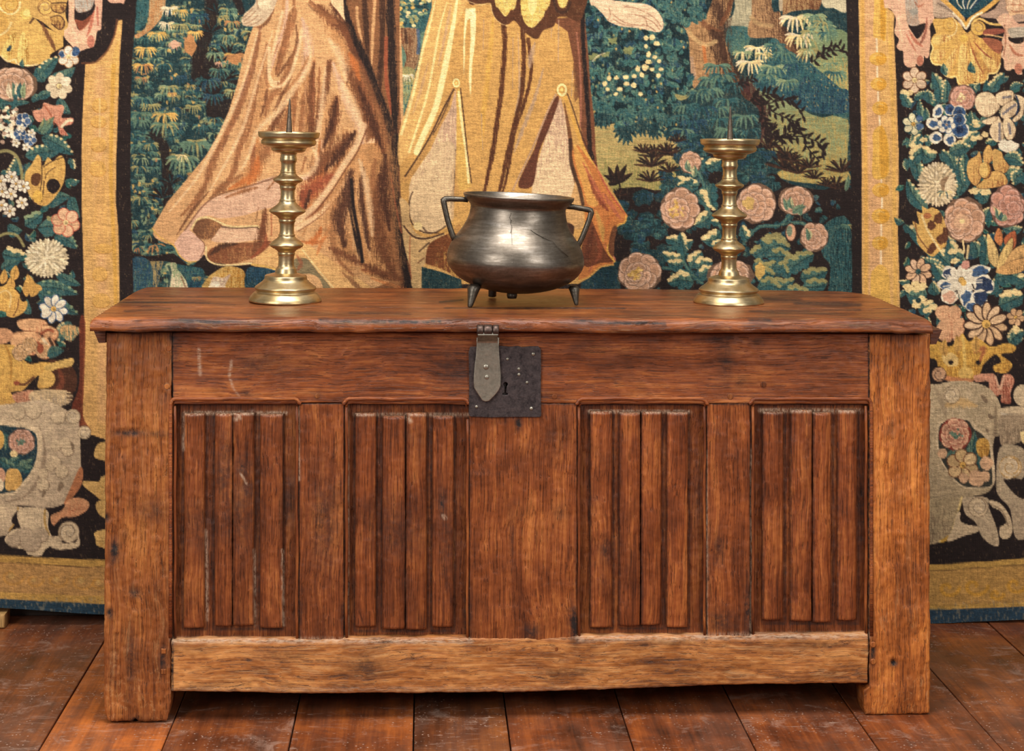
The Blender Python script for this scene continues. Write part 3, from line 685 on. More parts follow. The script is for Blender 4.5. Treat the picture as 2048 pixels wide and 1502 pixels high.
for a in ((1280, 760, 1180, 800, 110), (1250, 740, 1400, 660, 130), (1300, 760, 1440, 700, 110), (1260, 800, 1470, 760, 140), (1300, 820, 1480, 830, 120), (1240, 920, 1360, 860, 120), (1210, 960, 1350, 960, 120), (1250, 1010, 1500, 990, 130), (1400, 960, 1600, 860, 140), (1480, 900, 1640, 800, 130), (1540, 980, 1740, 920, 130), (1560, 1040, 1740, 1010, 120), (1220, 1060, 1400, 1060, 120), (1420, 1080, 1600, 1080, 120), (1340, 900, 1450, 950, 90), (1190, 900, 1280, 900, 90)):
    leaf(*a, col='teal', tip='grn', lobes=3, edge='olive')
dab(1250, 920, 40, 60, 'yel', .9, wob=.5)
for x, y, r in ((1470, 640, 50),): dab(x, y, 44, 70, 'brnd'); dab(x, y, 36, 62, 'rose'); dab(x - 10, y - 10, 22, 40, 'grn', .8)
rose(655, 470, 140, 158, 'rose'); rose(1215, 430, 146, 148, 'rose', mid=None); dab(1160, 430, 44, 44, (206, 168, 92), .8, wob=.5); rose(1505, 410, 132, 106, 'rose', mid=None); rose(1640, 675, 105, 106, 'rose', mid=None)
rose(365, 940, 158, 150, 'rose'); rose(1030, 960, 172, 120, 'rose', mid=None); rose(735, 130, 80, 84, 'rose', mid=None)
for x, y, L in ((1440, 430, 90), (1480, 420, 90), (1540, 470, 80), (1600, 650, 90), (740, 150, 70), (760, 190, 60)): leaf(x, y + 50, x + RNG.uniform(-40, 20), y - 40, 46, 'grn', 'yelp')
leaf(1480, 500, 1580, 450, 50, 'grn', 'grnl')

# ================= black strips beside the field
zone(0, 0, 1)
fill('-130 -130 276 -130 274 0 270 66 265 128 262 228 262 380 264 450 266 530 268 600 268 1120 -130 1120', 'k', sm=False)
fill('1690 -130 1692 0 1695 90 1697 180 1700 280 1703 420 1704 520 1706 600 1710 1125 2180 1120 2180 -130', 'k', sm=False)

# ================= left figure, swirling robe
zone(260, 0, 3.9385)
fill('900 -400 1840 -400 2080 -400 2110 0 2140 330 2150 600 2160 1100 2200 1182 2210 1500 2240 1800 2300 2100 2360 2450 1225 2520 1158 2135 1115 2123 957 2083 835 2095 670 2068 571 2000 480 2030 358 1945 224 1866 177 1800 300 1590 420 1450 600 1230 700 1060 780 880 850 650 890 470 930 330 970 220 1000 120 1060 0', 'cream', sm=False)
zone(0, 0, 1)
fill('690 -130 800 -130 800 60 800 200 806 300 806 370 812 460 820 520 835 600 690 600 790 560 770 480 740 330 715 180 690 60', (128, 84, 54), sm=False)
fill('306 468 340 430 400 345 440 300 500 190 520 110 560 60 600 60 620 160 560 300 520 400 470 430 400 440 380 470 345 490', 'cream')
fill('385 600 420 540 470 510 540 540 600 600', 'cream', 0)
zone(260, 0, 3.9385)
# broad tone changes first
L_('1500 60 1650 300 1750 560 1880 900 1960 1200', 260, 'tan', .8, .9)
L_('1180 -60 1230 120 1140 420 1060 640 1000 900 860 1182', 150, 'tan', .55, .9)
L_('1440 420 1420 800 1400 1182', 150, 'tan', .7, .9)
L_('1080 560 1080 800 980 1060 900 1182', 120, 'tan', .6, .9)
L_('1360 150 1400 320 1400 500 1330 640', 110, 'lilac', .9, .9); L_('1600 500 1700 760 1830 1040 1800 1182', 110, 'lilac', .85, .9)
L_('1240 -60 1230 180 1150 400 1110 560', 60, 'lilac', .9, .8)
# folds
L_('1030 215 1000 380 960 560 900 720 840 900 770 1060 720 1200', 62, (146, 100, 72), 1, .5)
L_('1180 330 1110 480 1075 620 1090 700', 40, (150, 100, 66))
L_('1290 -40 1290 120 1230 330 1180 480 1150 590', 80, (150, 98, 62)); L_('1270 120 1210 330 1150 560', 34, 'brn')
L_('1310 200 1320 340 1290 430 1210 540 1160 610', 46, 'brn', .85); L_('1420 430 1330 600 1230 720 1120 760', 40, (160, 108, 68))
L_('1140 60 1100 150 1040 210 980 215', 34, 'brn', .8)
line('1100 380 1095 560 1120 640 1180 650 1240 600 1270 570', 34, 'creaml', .95, .6); line('1260 560 1200 680 1100 700', 24, 'creaml', .7, .6)
L_('1080 700 1070 800 1030 920', 46, 'brn', .85); L_('1280 600 1200 750 1130 880', 40, 'brn', .6); L_('1300 720 1150 930 1040 1090 980 1200', 44, 'creaml', .95, .6, False)
L_('1340 600 1300 800 1290 1060', 50, (150, 96, 58)); L_('1170 900 1080 1060 1020 1182', 50, 'brn', .8); L_('1240 860 1180 1080', 30, 'orange', .6)
L_('1450 480 1440 700 1440 900 1430 1100', 56, (140, 76, 48)); L_('1440 620 1440 1000', 24, 'brnd', .7)
L_('1390 640 1370 900 1370 1182', 40, 'lilac', .9); L_('1560 480 1540 660 1490 900 1450 1060', 60, 'brn', .9); L_('1550 560 1510 760', 24, 'brnd', .7)
L_('1640 780 1610 940 1580 1182', 90, (110, 64, 42)); L_('1640 800 1610 1000 1560 1182', 40, 'brnd', .8)
L_('1480 40 1580 150 1690 240 1740 400', 90, (120, 70, 46)); L_('1420 0 1520 110 1640 190', 40, 'brn', .8); L_('1400 30 1440 70 1500 110', 24, 'brnd', .5)
L_('1740 440 1790 600 1860 760 1940 960 2010 1150', 110, (130, 66, 42)); L_('1800 640 1880 860 1960 1060', 50, 'red', .7); L_('1750 420 1770 520', 60, 'orange', .8)
L_('1830 1000 1800 1100 1700 1182', 50, 'brn', .8); L_('1760 1060 1700 1182', 60, (120, 60, 40), .8)
# cloak behind
for s, w, c in (('1850 -60 1860 200 1880 500', 60, 'brnd'), ('1720 -60 1740 160 1800 320 1860 440', 60, (120, 78, 50)), ('1990 -60 1990 300 1975 560 1970 780', 64, 'brnd'), ('1930 0 1915 280 1905 520', 34, 'cream'), ('1790 60 1800 200 1830 330', 30, 'cream'),
                ('2050 -60 2060 400 2080 800 2100 1182', 90, 'k'), ('2020 300 2020 600 2060 900', 40, 'red'), ('1960 760 2000 950 2060 1182', 30, 'brnd')):
    L_(s, w, c, .95, .6, True, (1, .3))
L_('1600 40 1690 190 1780 380 1880 620 1970 880 2030 1120', 150, (92, 54, 38), .95, .95, True, (.5, .8)); line('1665 -40 1705 120 1756 270 1866 500 1956 740 2036 960 2090 1200', 74, 'k', 1, .5, True)
line('1670 20 1620 130 1700 200', 20, 'brnd', .7)
fill('1600 -200 1660 -200 1690 120 1700 170 1640 90 1580 0', 'creaml')
# hand
fill('1000 -60 1160 -60 1140 60 1090 140 1040 190 980 210 900 205 885 180 880 160 905 110 950 70 990 20', (196, 168, 134))
for s in ('900 170 950 130 990 90', '910 190 970 160 1010 120', '930 205 1000 180 1040 150', '1000 0 1010 70', '890 150 930 110 970 70'): line(s, 7, (140, 104, 76), .8)
fill('1020 -60 1140 -60 1110 60 1050 80 1010 40', (214, 186, 148), .8)
# lower half
zone(260, 290, 3.531)
L_('1330 -40 1360 160 1290 330 1200 430', 180, (172, 96, 52), .9, .8); L_('900 -40 900 120 820 250 700 320', 140, (178, 112, 62), .8, .8); L_('870 200 800 260 700 310', 50, 'orange', .8)
L_('640 0 560 160 520 330 400 500', 44, (150, 100, 68)); L_('760 0 740 180 660 300 560 380', 50, 'brn', .7); L_('560 330 480 420 420 500 330 640', 30, 'brn', .8)
L_('880 0 870 120 850 240', 60, (130, 74, 46))
fill('520 420 600 370 760 320 1050 225 1060 430 960 450 800 500 640 520 560 500 470 530 400 640 330 690 470 480', 'lilac', .85)
line('1050 225 850 290 650 345 530 420 420 560 340 680', 14, 'brn', .7, .5)
fill('600 590 640 570 760 585 900 580 935 620 940 660 760 690 640 690 570 670', (212, 168, 132)); line('640 570 600 620 575 670', 8, 'brn', .8)
fill('445 600 470 545 530 520 600 530 650 565 620 610 580 660 510 665 465 630', (112, 74, 50), col2='tan', hatch=(.9, .2, -.25))
line('440 590 480 525 560 515 640 550 700 575 800 580 900 575 930 610 940 650', 16, 'yelp', .95, .3); line('650 580 760 590 900 585 930 640', 7, 'brnd', .9)
fill('320 690 400 600 480 650 530 700 520 775 470 825 410 822 350 780 325 720', (212, 166, 138)); line('470 640 520 690 530 730 500 790', 8, 'brn', .8)
fill('540 790 580 730 700 695 900 690 1000 680 940 760 840 810 720 840 600 830 550 815', (120, 72, 46), col2='tan', hatch=(.8, .5, -.2))
L_('570 780 640 720 760 700', 50, 'brnd', .8)
line('160 590 210 650 310 710 350 780 410 825 470 822', 12, 'yel', .9, .3); line('540 720 545 800 600 840 700 850 860 835', 14, 'yelp', .95, .3)
fill('860 840 1000 720 1200 690 1300 730 1450 830 1640 960 1700 1010 1720 1120 1000 1120 1040 890 960 870', (214, 164, 104)); line('860 845 960 860 1050 885', 14, 'yel')
fill('1120 850 1240 800 1330 900 1420 1010 1440 1120 1120 1120', (128, 110, 78)); fill('1180 950 1260 910 1350 960 1360 1120 1180 1120', 'cream'); line('1220 740 1330 880 1440 1010', 12, 'yelp', .8)
L_('1500 900 1600 990 1680 1090', 50, 'brn', .7)
L_('960 480 940 600 960 700 860 800', 60, (140, 72, 46), .85); L_('1000 450 1000 640', 60, 'red', .6); L_('910 440 890 540', 40, 'brn', .6)
dab(1235, 370, 38, 46, 'brnd', .9, wob=.5); L_('1180 480 1240 440 1330 420', 50, 'orange', .8); L_('1260 560 1220 640', 60, 'tan', .8); L_('1200 680 1330 690 1400 640', 40, 'orange', .8)
L_('1400 40 1390 180 1340 290', 30, 'brn', .8); L_('1360 -40 1350 100 1280 220 1180 240', 60, 'lilac', .9, .6, False)
L_('1180 780 1210 840 1180 890', 40, 'red', .6)
# pale band and the dark gores right of it
L_('1500 60 1420 260 1340 420 1240 520', 100, (124, 66, 40), .9); L_('1530 200 1470 380 1440 560 1440 720 1500 840', 90, (96, 56, 38), .95); L_('1500 240 1460 420', 40, 'k', .8)
line('1720 -30 1640 50 1560 200 1440 390 1330 500 1180 590', 52, (222, 176, 130), 1, .5); line('1680 20 1580 190 1460 380 1340 510 1190 610', 10, 'brn', .7)
L_('1520 340 1500 500 1520 700', 40, 'orange', .8); L_('1420 560 1360 680 1320 780', 40, 'orange', .6)
fill('1500 600 1560 640 1580 760 1600 860 1540 800 1480 700', 'tan', .8)
L_('1560 180 1550 380 1580 560 1610 720 1640 880', 34, 'k', 1, .4, False); 
fill('1570 60 1740 -10 1860 60 1830 300 1820 600 1860 860 1880 960 1640 900 1620 700 1570 480', (188, 134, 84), .9, col2=(120, 74, 48), hatch=(1.2, .2, -.42)); L_('1600 100 1620 400 1700 800', 60, 'cream', .8)
L_('1730 240 1710 420 1720 560', 40, (130, 84, 54), .8); L_('1810 120 1790 400 1800 700 1840 900', 70, (88, 52, 36), .95); L_('1650 560 1640 720 1700 860', 40, 'tan', .7)
L_('1640 880 1760 900 1880 960', 70, (120, 66, 40), .8); L_('1700 940 1860 990 1960 1010', 40, 'orange', .6)
line('1870 -40 1840 200 1870 520 1910 760 1970 1010 1990 1120', 190, (70, 42, 32), .95, .9, True); line('1890 -40 1860 200 1890 520 1930 760 1990 1010 2010 1120', 100, 'k', 1, .5, True); line('1840 200 1880 440 1920 620', 14, 'red', .7)
line('1960 820 1990 940 2040 1040', 14, 'brn', .9)


zone(260, 0, 2.503)
D_ = lambda s, w, c, a=.92, soft=.85: line(s, w * 1.25, c, a, soft, True, (.4, .35))
R1, R2, R3 = (146, 95, 60), (108, 65, 42), (72, 44, 33)
for s, w, c in (('1230 560 1280 800 1290 1100 1330 1400', 170, 'tan'), ('1090 700 1060 900 1030 1150 1100 1350', 240, 'tan'), ('900 300 880 560 860 760', 110, 'tan'), ('1020 500 990 680 960 800', 120, 'tan'), ('1090 300 1180 480 1260 720', 150, R1), ('1290 820 1270 1080 1330 1380', 120, R1), ('700 640 650 800 620 900', 90, 'tan')): line(s, w, c, .8, .95, True, (.6, .6))
for s, w, c in (('690 220 640 420 600 560 560 700 520 850 470 960', 44, R1), ('655 170 590 440 520 600 440 760 390 900 330 1000 260 1080', 40, R1), ('800 70 775 230 740 370', 40, R1), ('830 240 800 330 760 420 700 500 680 580', 40, R1),
        ('840 420 800 560 740 680 650 800 610 880', 70, R1), ('790 480 740 600 670 720', 40, R2), ('920 320 905 480 905 600 900 700', 46, R2), ('950 340 945 500 930 640', 26, R1), ('870 470 860 600 850 680', 34, R1),
        ('1005 305 985 430 950 560 930 640', 42, R2), ('1040 490 1020 600 985 710', 62, R2), ('1035 500 1005 640 970 740', 34, R3), ('1070 330 1130 420 1180 540 1230 660 1270 760', 90, R2), ('1150 440 1210 600 1260 740', 46, R3),
        ('1100 270 1130 330 1150 400', 40, 'orange'), ('940 30 1000 90 1070 150 1110 230', 70, R2), ('900 10 960 70 1040 120', 40, R1), ('1100 680 1040 760 960 820 900 900', 110, R2), ('1130 660 1060 760 980 850', 50, R3),
        ('1110 860 1080 1000 1050 1100 1075 1230', 80, R3), ('1170 840 1160 960 1175 1100 1200 1250', 40, R3), ('1250 880 1230 1060 1260 1250 1330 1380', 90, R2), ('1280 780 1270 960 1300 1150', 60, R3), ('1180 1330 1270 1370 1360 1400', 60, R2),
        ('1010 880 940 930 890 960 870 1040', 90, 'red'), ('900 960 880 1040', 60, R3), ('960 1140 930 1200 880 1220', 40, 'orange'), ('640 790 630 870 590 920', 56, 'orange'), ('560 880 470 930 420 970', 40, R1), ('680 1050 660 1180 620 1260', 50, R2), ('730 900 690 950', 30, R1),
        ('1230 800 1215 900 1210 1000', 40, R1), ('1000 1240 1100 1290 1180 1330', 46, R2), ('880 790 860 860', 40, R1), ('640 940 560 960 480 990', 24, R1), ('1040 1300 1120 1380', 50, R1), ('640 420 600 640 540 780', 20, R1), ('770 460 700 640', 20, R2)):
    D_(s, w, c)
for s, w in (('640 160 560 440 480 620 420 740 330 900 200 1060', 30), ('715 160 640 400 575 620 500 780 400 960', 28), ('880 180 905 260 895 340 840 420 740 560 645 650 600 770 560 850', 44), ('980 340 965 500 945 660 930 780', 40), ('1060 420 1120 540 1160 640', 70), ('905 720 940 800 900 870 820 890', 40), ('1150 800 1190 960 1215 1180', 50), ('1000 200 1060 300 1080 400', 70), ('820 30 790 60', 20)):
    line(s, w, 'creaml', .8, .95, True, (.4, .4))
line('765 60 720 250 697 370 715 430 770 425 815 350 850 220 862 150', 24, 'creaml', .85, .7)
line('1172 630 1130 740 1070 830 1000 940 920 1040 830 1115', 44, (224, 180, 134), .95, .6); line('1185 650 1140 760 1080 850 1010 960 930 1060', 9, R2, .8)
line('1110 900 1120 1040 1150 1200 1165 1310', 22, 'k', 1, .4)

# ================= middle figure, golden skirt
zone(760, 0, 3.9385)
fill('430 -420 1620 -420 1610 100 1640 400 1660 700 1690 950 1700 1182 1715 1320 1830 1500 1950 1700 1935 1750 1870 1790 1830 1890 1800 1950 1850 2040 1840 2090 1740 2110 1650 2190 1560 2240 1200 2240 300 2240 180 1800 160 1420 150 1060 240 760 300 520 360 240 410 60', (196, 147, 82), sm=False)
fill('1340 150 1480 140 1600 60 1612 100 1640 400 1660 700 1690 950 1700 1182 1715 1320 1600 1240 1590 1100 1570 800 1530 500 1480 250', (112, 68, 46), sm=False)
line('1600 -300 1600 300 1620 600 1640 900 1660 1200 1700 1340', 44, 'k', 1, .5, True); line('1550 260 1575 500 1585 800 1580 1000', 16, (156, 98, 74), .9)
L_('1530 500 1550 700 1540 800', 50, 'brn', .8)
fill('430 -420 700 -420 690 0 560 300 480 620 420 820 300 1040 280 1182 200 1250 150 1300 150 1060 240 760 300 520 360 240 410 60', (212, 164, 98), .8)
for s, w, c in (('612 -20 570 250 500 600 440 850 330 1100 290 1200', 56, (246, 216, 150)), ('530 20 470 230 420 520 360 800 230 1200', 20, (240, 206, 138)), ('440 0 390 220 330 430 270 720 170 1060', 24, (240, 206, 138))):
    line(s, w, c, .95, .3, False, (.3, 1))
fill('676 70 755 66 756 250 745 380 728 500 722 640 716 780 702 640 708 460 716 300 712 150 690 160 672 300 672 420 662 600 658 380 664 240', (248, 220, 156), sm=False)
L_('560 40 520 260 460 520', 30, 'mauve', .5); L_('380 500 320 720 260 900', 30, 'mauve', .4); L_('900 100 860 500 820 900 800 1182', 60, (208, 156, 74), .8)
for s, w in (('975 180 985 330 975 520 955 750 925 950 890 1200 840 1440 810 1560', 50), ('1125 210 1135 450 1115 750 1070 950 1010 1200 960 1440 920 1560', 46), ('1170 310 1180 420 1195 560 1150 780 1060 1050 1030 1240 990 1440 950 1560', 34)):
    L_(s, w, (84, 48, 30), 1, .5, True, (1, .5))
for s, w in (('1220 340 1190 460 1180 540', 60), ('1290 540 1220 780 1120 1040 1060 1200', 44), ('1050 300 1045 700', 24), ('820 150 815 400', 24), ('1410 160 1405 490', 40), ('1360 160 1350 300', 34), ('1520 560 1510 760', 30), ('800 900 810 1182', 40), ('1090 260 1100 700 1060 900', 20)):
    L_(s, w, (172, 140, 112), .8, .7)
# scalloped tunic edge
fill('640 -420 1620 -420 1596 140 1480 135 1400 140 1370 210 1290 240 1240 310 1160 270 1110 220 1060 165 1010 195 950 180 900 130 880 60 870 25 780 32 690 0', (86, 52, 34))
line('690 8 780 40 868 34 884 90 905 140 955 188 1010 205', 8, 'yelp', .6)
for s in ('900 -200 910 30 930 60 950 90 985 130 1010 115 1030 80 1070 50 1080 -200', '1130 -200 1110 50 1130 150 1150 190 1180 215 1215 215 1250 180 1290 130 1310 60 1340 30 1340 -200', '1400 -100 1405 30 1440 66 1475 30 1490 -100'):
    fill(s, (206, 170, 88), col2=(232, 204, 128), hatch=(.5, .3, -.2))
for x, y, r in ((930, 20, 22), (960, 60, 22), (990, 90, 24), (1030, 60, 20), (1055, 20, 20), (1140, 60, 26), (1140, 110, 24), (1170, 160, 24), (1220, 170, 24), (1270, 120, 24), (1300, 60, 24), (1320, 10, 22)):
    dab(x, y, r, r, (222, 188, 106)); line([x - r * .6, y + r * .5, x, y + r, x + r * .7, y + r * .3], 5, 'goldd', .8)
fill('1170 -100 1230 -100 1235 60 1200 120 1170 60', (236, 208, 134), .9)
line('1370 0 1400 90 1470 90 1500 20', 26, 'brnd', .9)
# gussets of the white petticoat
fill('598 700 560 850 480 1000 400 1182 320 1300 250 1400 230 1480 240 1700 300 1800 400 1850 560 1760 590 1400 602 1182 606 900', (218, 182, 136), col2=(188, 150, 120), hatch=(.5, -1.2, -.15), sm=False)
fill('1425 770 1380 870 1300 1100 1240 1290 1200 1470 1190 1600 1520 1600 1540 1400 1510 1250 1490 1100 1460 900', (220, 184, 140), col2=(190, 152, 122), hatch=(0, -1.4, -.15), sm=False)
L_('580 1290 580 1500 570 1740', 34, 'tan', .8)
fill('570 690 510 820 430 980 330 1182 180 1400 170 1440 250 1400 340 1260 430 1080 500 960 560 800 596 700', (182, 134, 76)); line('584 705 500 860 420 1030 330 1190 200 1390', 15, 'brnd', .9); line('560 760 490 930 420 1060', 12, 'brnd', .8, .5, True)
fill('610 700 640 720 662 960 690 1182 720 1440 700 1480 620 1480 604 1182 606 900', (206, 160, 84)); line('622 730 650 1000 680 1200 700 1440', 22, (244, 214, 150), .9); line('636 700 664 950 690 1200 722 1440', 12, 'brnd', .9)
line('596 1182 590 1300 586 1440 560 1640', 12, 'brnd', .9)
fill('1392 760 1410 800 1340 1000 1262 1182 1240 1290 1200 1470 1090 1470 1140 1330 1215 1182 1260 1050 1330 880', (94, 54, 38)); line('1388 745 1330 860 1250 1060 1190 1200 1080 1430 1050 1500', 16, (176, 138, 108), .9)
line('1458 765 1520 930 1560 1050 1620 1200 1700 1330', 30, (204, 152, 74), 1, .2); line('1478 740 1530 880 1580 1040 1650 1200', 12, 'brnd', .8)
fill('1450 800 1500 1000 1530 1182 1560 1300 1540 1460 1510 1300 1480 1060', 'brn', .85)
for x, y, r in ((603, 655, 36), (1435, 710, 50)):
    dab(x, y, r * .95, r * 1.15, 'goldd'); dab(x, y, r * .85, r * 1.05, (240, 214, 146)); dab(x, y, r * .5, r * .65, 'gold'); dab(x, y, r * .26, r * .34, (226, 190, 110))
# lower skirt
zone(760, 290, 3.9385)
fill('240 370 330 250 400 100 440 0 590 0 585 340 580 600 520 650 440 690 350 700 270 640 240 560 230 470', (206, 174, 130), .7); line('260 370 235 440 235 560 270 640 350 690 440 690 520 640', 12, 'brnd', .9); dab(300, 640, 36, 34, 'yelp'); line('340 650 380 690 460 695', 16, 'brnd', .7, .5, True)
fill('160 420 230 470 235 580 280 690 380 730 520 700 420 770 380 860 350 1000 360 1240 300 1240 250 1100 240 980 190 780 170 560', (196, 158, 106)); line('190 640 260 720 360 740 500 700', 16, 'brnd', .9); line('310 840 390 770', 14, 'brnd', .8); line('240 720 235 900 250 1060', 10, 'red', .7); line('300 930 350 890', 12, 'brn', .8)
fill('380 800 450 740 560 690 640 640 640 1060 520 1000 400 960 360 940', (110, 62, 36), col2='gold', hatch=(.8, .5, -.3)); line('360 950 480 990 560 1030', 30, 'ochre', .9)
fill('330 960 480 1000 640 1060 660 1240 330 1240', 'teald', sm=False)
fill('600 560 700 520 1200 520 1440 540 1500 700 600 700', (196, 148, 82), .7)
fill('1500 60 1560 0 1700 180 1820 380 1955 560 1930 612 1870 640 1830 740 1790 830 1850 920 1830 945 1740 962 1650 1040 1560 1075 1590 900 1620 650 1610 420', (190, 116, 62), sm=False)
fill('1490 20 1520 180 1570 330 1600 480 1600 640 1520 660 1460 560 1530 330 1530 200', (196, 150, 96)); line('1500 -40 1510 160 1570 330 1600 470', 34, 'brnd', .9, .4)
fill('1540 0 1700 300 1720 470 1640 470 1600 330 1540 140', (206, 150, 78), .9)
for s, w, c in (('1640 240 1720 420 1800 520', 50, (130, 64, 44)), ('1600 140 1700 330 1780 470', 40, (170, 92, 64)), ('1760 380 1840 500 1900 590', 50, (178, 100, 70)), ('1680 120 1800 360 1940 560', 18, (176, 84, 66)), ('1700 520 1740 640 1760 760', 60, 'gold'), ('1860 540 1800 600 1780 680', 40, 'orange'), ('1680 650 1640 840 1600 960', 60, 'brnd'), ('1760 780 1840 880 1860 920', 20, (190, 110, 84)), ('1700 900 1650 1000', 60, (168, 88, 70)), ('1740 860 1700 960', 30, 'red')):
    L_(s, w, c, .9, .7)
fill('1640 580 1680 620 1740 760 1790 860 1840 920 1740 930 1620 960 1590 800', (96, 52, 36), .85); L_('1700 700 1740 850 1700 920', 50, 'red', .6)
line('1940 560 1930 612 1870 640 1830 740 1790 830 1850 920', 16, (214, 160, 74), .9); line('1840 945 1740 962 1650 1040 1560 1072', 14, (214, 160, 84), .9)
fill('1830 660 1870 650 1850 760 1840 880 1800 820', 'brn'); fill('1460 620 1530 640 1515 740 1480 730', 'brnd')

# ================= arm and hand of the right figure
zone(1180, 0, 3.657)
fill('-60 -300 60 -300 0 0 40 50 100 110 140 160 230 195 330 205 400 218 480 236 515 232 540 190 520 120 470 60 400 30 300 20 150 0 100 -30 40 -60', 'flesh')
for s in ('140 60 150 110 130 150', '170 110 260 170 380 190', '330 110 400 130 420 190', '400 130 470 170 510 220', '420 100 480 140 520 200', '380 180 440 200 480 230', '170 140 240 180 320 195', '250 50 330 60 400 90'): line(s, 7, (150, 110, 84), .75)
line('20 10 100 20 260 30 380 40', 20, (232, 204, 166), .7, .8)

# ================= left border
zone(0, 0, 3.9385)
fill('935 165 968 158 945 500 932 900 918 1300 916 1600 935 1800 940 2000 945 2380 945 3500 640 3400 655 2900 665 2500 665 2300 655 1900 645 1600 645 1300 652 1000 665 700 677 510 760 490 850 400 905 280', 'ochre', sm=False)
fill('940 330 932 700 880 700 885 480', 'yel', .6)
line('900 520 885 900 880 1200 880 1497 900 1900 915 2400 915 3300', 46, (198, 148, 66), .8, .6); line('790 560 785 900 790 1300 790 1600 800 2000 810 2400 810 3300', 120, (212, 160, 112), .55, .8)
line('690 600 680 1000 670 1500 690 2000', 30, (196, 150, 84), .5, .6)
for x, y, rx, ry in ((790, 830, 60, 60), (780, 960, 60, 50), (780, 1140, 62, 60), (775, 1330, 65, 65), (790, 2160, 60, 60), (800, 2370, 70, 60), (815, 1960, 70, 40)):
    dab(x, y, rx, ry, (208, 158, 82), .8); line([x - rx, y + ry * .3, x - rx * .5, y + ry * .9, x + rx * .5, y + ry * .9, x + rx, y + ry * .3], 6, 'goldd', .8)
fill('820 1200 850 1900 840 2000 780 1980 740 1950 740 1700', (208, 158, 82), .4)
line('790 780 790 1080', 16, 'yelp', .5)
line('650 500 760 490 850 400 905 280 925 160', 22, 'brn', .8, .6)
# shell and tassels
fill('-440 -420 260 -420 250 120 330 200 430 250 500 290 505 370 440 405 400 430 395 480 300 515 200 525 130 510 60 490 0 440 -440 400', (204, 160, 88), sm=False)
fill('95 270 130 258 120 330 90 430 50 475 18 450 12 410 50 330', (214, 182, 104), col2='goldd', hatch=(.9, 0, -.2)); fill('170 270 205 268 222 380 235 470 200 500 152 490 137 440 150 360', (220, 188, 110), col2='goldd', hatch=(.8, 0, -.25))
line('10 440 60 485 120 470 140 505 220 520 300 510', 16, 'yelp', .9); line('0 60 40 100 100 110 150 70 160 20', 20, 'yelp', .9); curl(80, 40, 68, (206, 162, 84), 'goldd', 1.1)
dab(210, 110, 50, 42, (214, 178, 96)); dab(215, 105, 30, 26, (230, 198, 120)); fill('-440 60 0 90 60 160 80 260 0 330 -440 300', (196, 150, 78)); line('0 280 60 240 90 180', 20, 'yelp', .7)
L_('320 160 370 260 410 340 440 400', 50, 'brn', .9); line('240 180 290 130 330 190', 20, 'brnd', .8)
fill('270 -200 545 -200 520 100 545 200 540 250 500 290 430 250 330 170 250 130 240 60', (200, 156, 88)); curl(360, 60, 62, (212, 168, 92), 'brn', 1.2, 2.6)
for s in ('410 30 525 25 520 80 490 105 430 95 405 60', '400 140 470 125 510 165 508 215 470 235 410 190'): fill(s, (190, 146, 80), col2='brn', hatch=(.3, .4, -.1)); line(s, 10, 'brnd', .9)
fill('545 -200 610 -200 590 100 600 180 640 240 740 90 760 -200 815 -200 805 120 800 230 770 250 755 330 740 370 690 385 650 400 610 405 560 350 515 300 510 240 545 180', 'pink', col2=(224, 180, 140), hatch=(-.6, .5, -.1))
fill('600 80 640 105 750 35 735 110 690 150 650 160 600 130', 'k'); fill('595 155 660 165 730 115 700 190 640 245 610 200', 'red', .8); fill('595 -100 745 -100 730 60 650 100 600 75', (166, 158, 142), col2='mauve', hatch=(0, .6, -.1))
L_('745 90 720 200 690 290', 34, (176, 100, 76), .9); L_('560 200 600 280 620 380', 24, (226, 190, 150), .9); dab(720, 330, 30, 50, (186, 116, 92)); line('770 60 775 200', 16, (170, 96, 76), .8)
fill('830 -200 1010 -200 985 15 950 25 850 5', 'pink')

# flower swag, left
def lf(*a, **k): leaf(*a, **dict(dict(col='teal', tip='grn', lobes=0), **k))
def green(x, y):
    a = RNG.uniform(0, 6.3); r = RNG.uniform(14, 26)
    leaf(x, y, x + math.cos(a) * r, y + math.sin(a) * r, r * .55, ['teal', 'tealb', 'teal', (44, 92, 84)][RNG.integers(4)], ['grn', 'grnl', 'teal'][RNG.integers(3)], lobes=RNG.integers(0, 3), edge=['yelp', 'olive', None, None][RNG.integers(4)])
scatter('-100 140 110 130 130 200 148 260 150 420 158 560 150 660 90 740 -100 740', green, 170)
for a in ((310, 640, 470, 450, 110), (350, 650, 290, 530, 90), (400, 620, 600, 530, 100), (460, 780, 560, 900, 90), (200, 1230, 490, 1190, 130), (330, 1080, 580, 1220, 120), (60, 1400, 130, 1230, 110), (300, 1050, 420, 930, 100), (300, 770, 420, 720, 70), (250, 800, 340, 770, 60), (10, 800, 240, 810, 60), (240, 1280, 180, 1420, 80)):
    lf(*a, edge='yelp' if a[4] > 100 else None)
line('-10 1200 60 1190 130 1230 170 1330 180 1460', 34, 'olive', .9, .5)
rose(110, 665, 200, 135, (192, 146, 112), mid=None)
for k in range(5): leaf(90 + k * 25, 780, 70 + k * 32, 650, 44, ['pale', 'grn', 'pale', 'teal', 'grnl'][k], None)
line('125 760 120 830', 34, 'teal')
daisy(470, 680, 108, 7, 'pale', 'yelp', None, .3, 1.15); daisy(545, 450, 85, 6, 'white', 'yelp', 'tan', .5, 1.1); dab(600, 410, 30, 36, 'blue', wob=.5); dab(490, 430, 22, 26, 'blue', wob=.5)
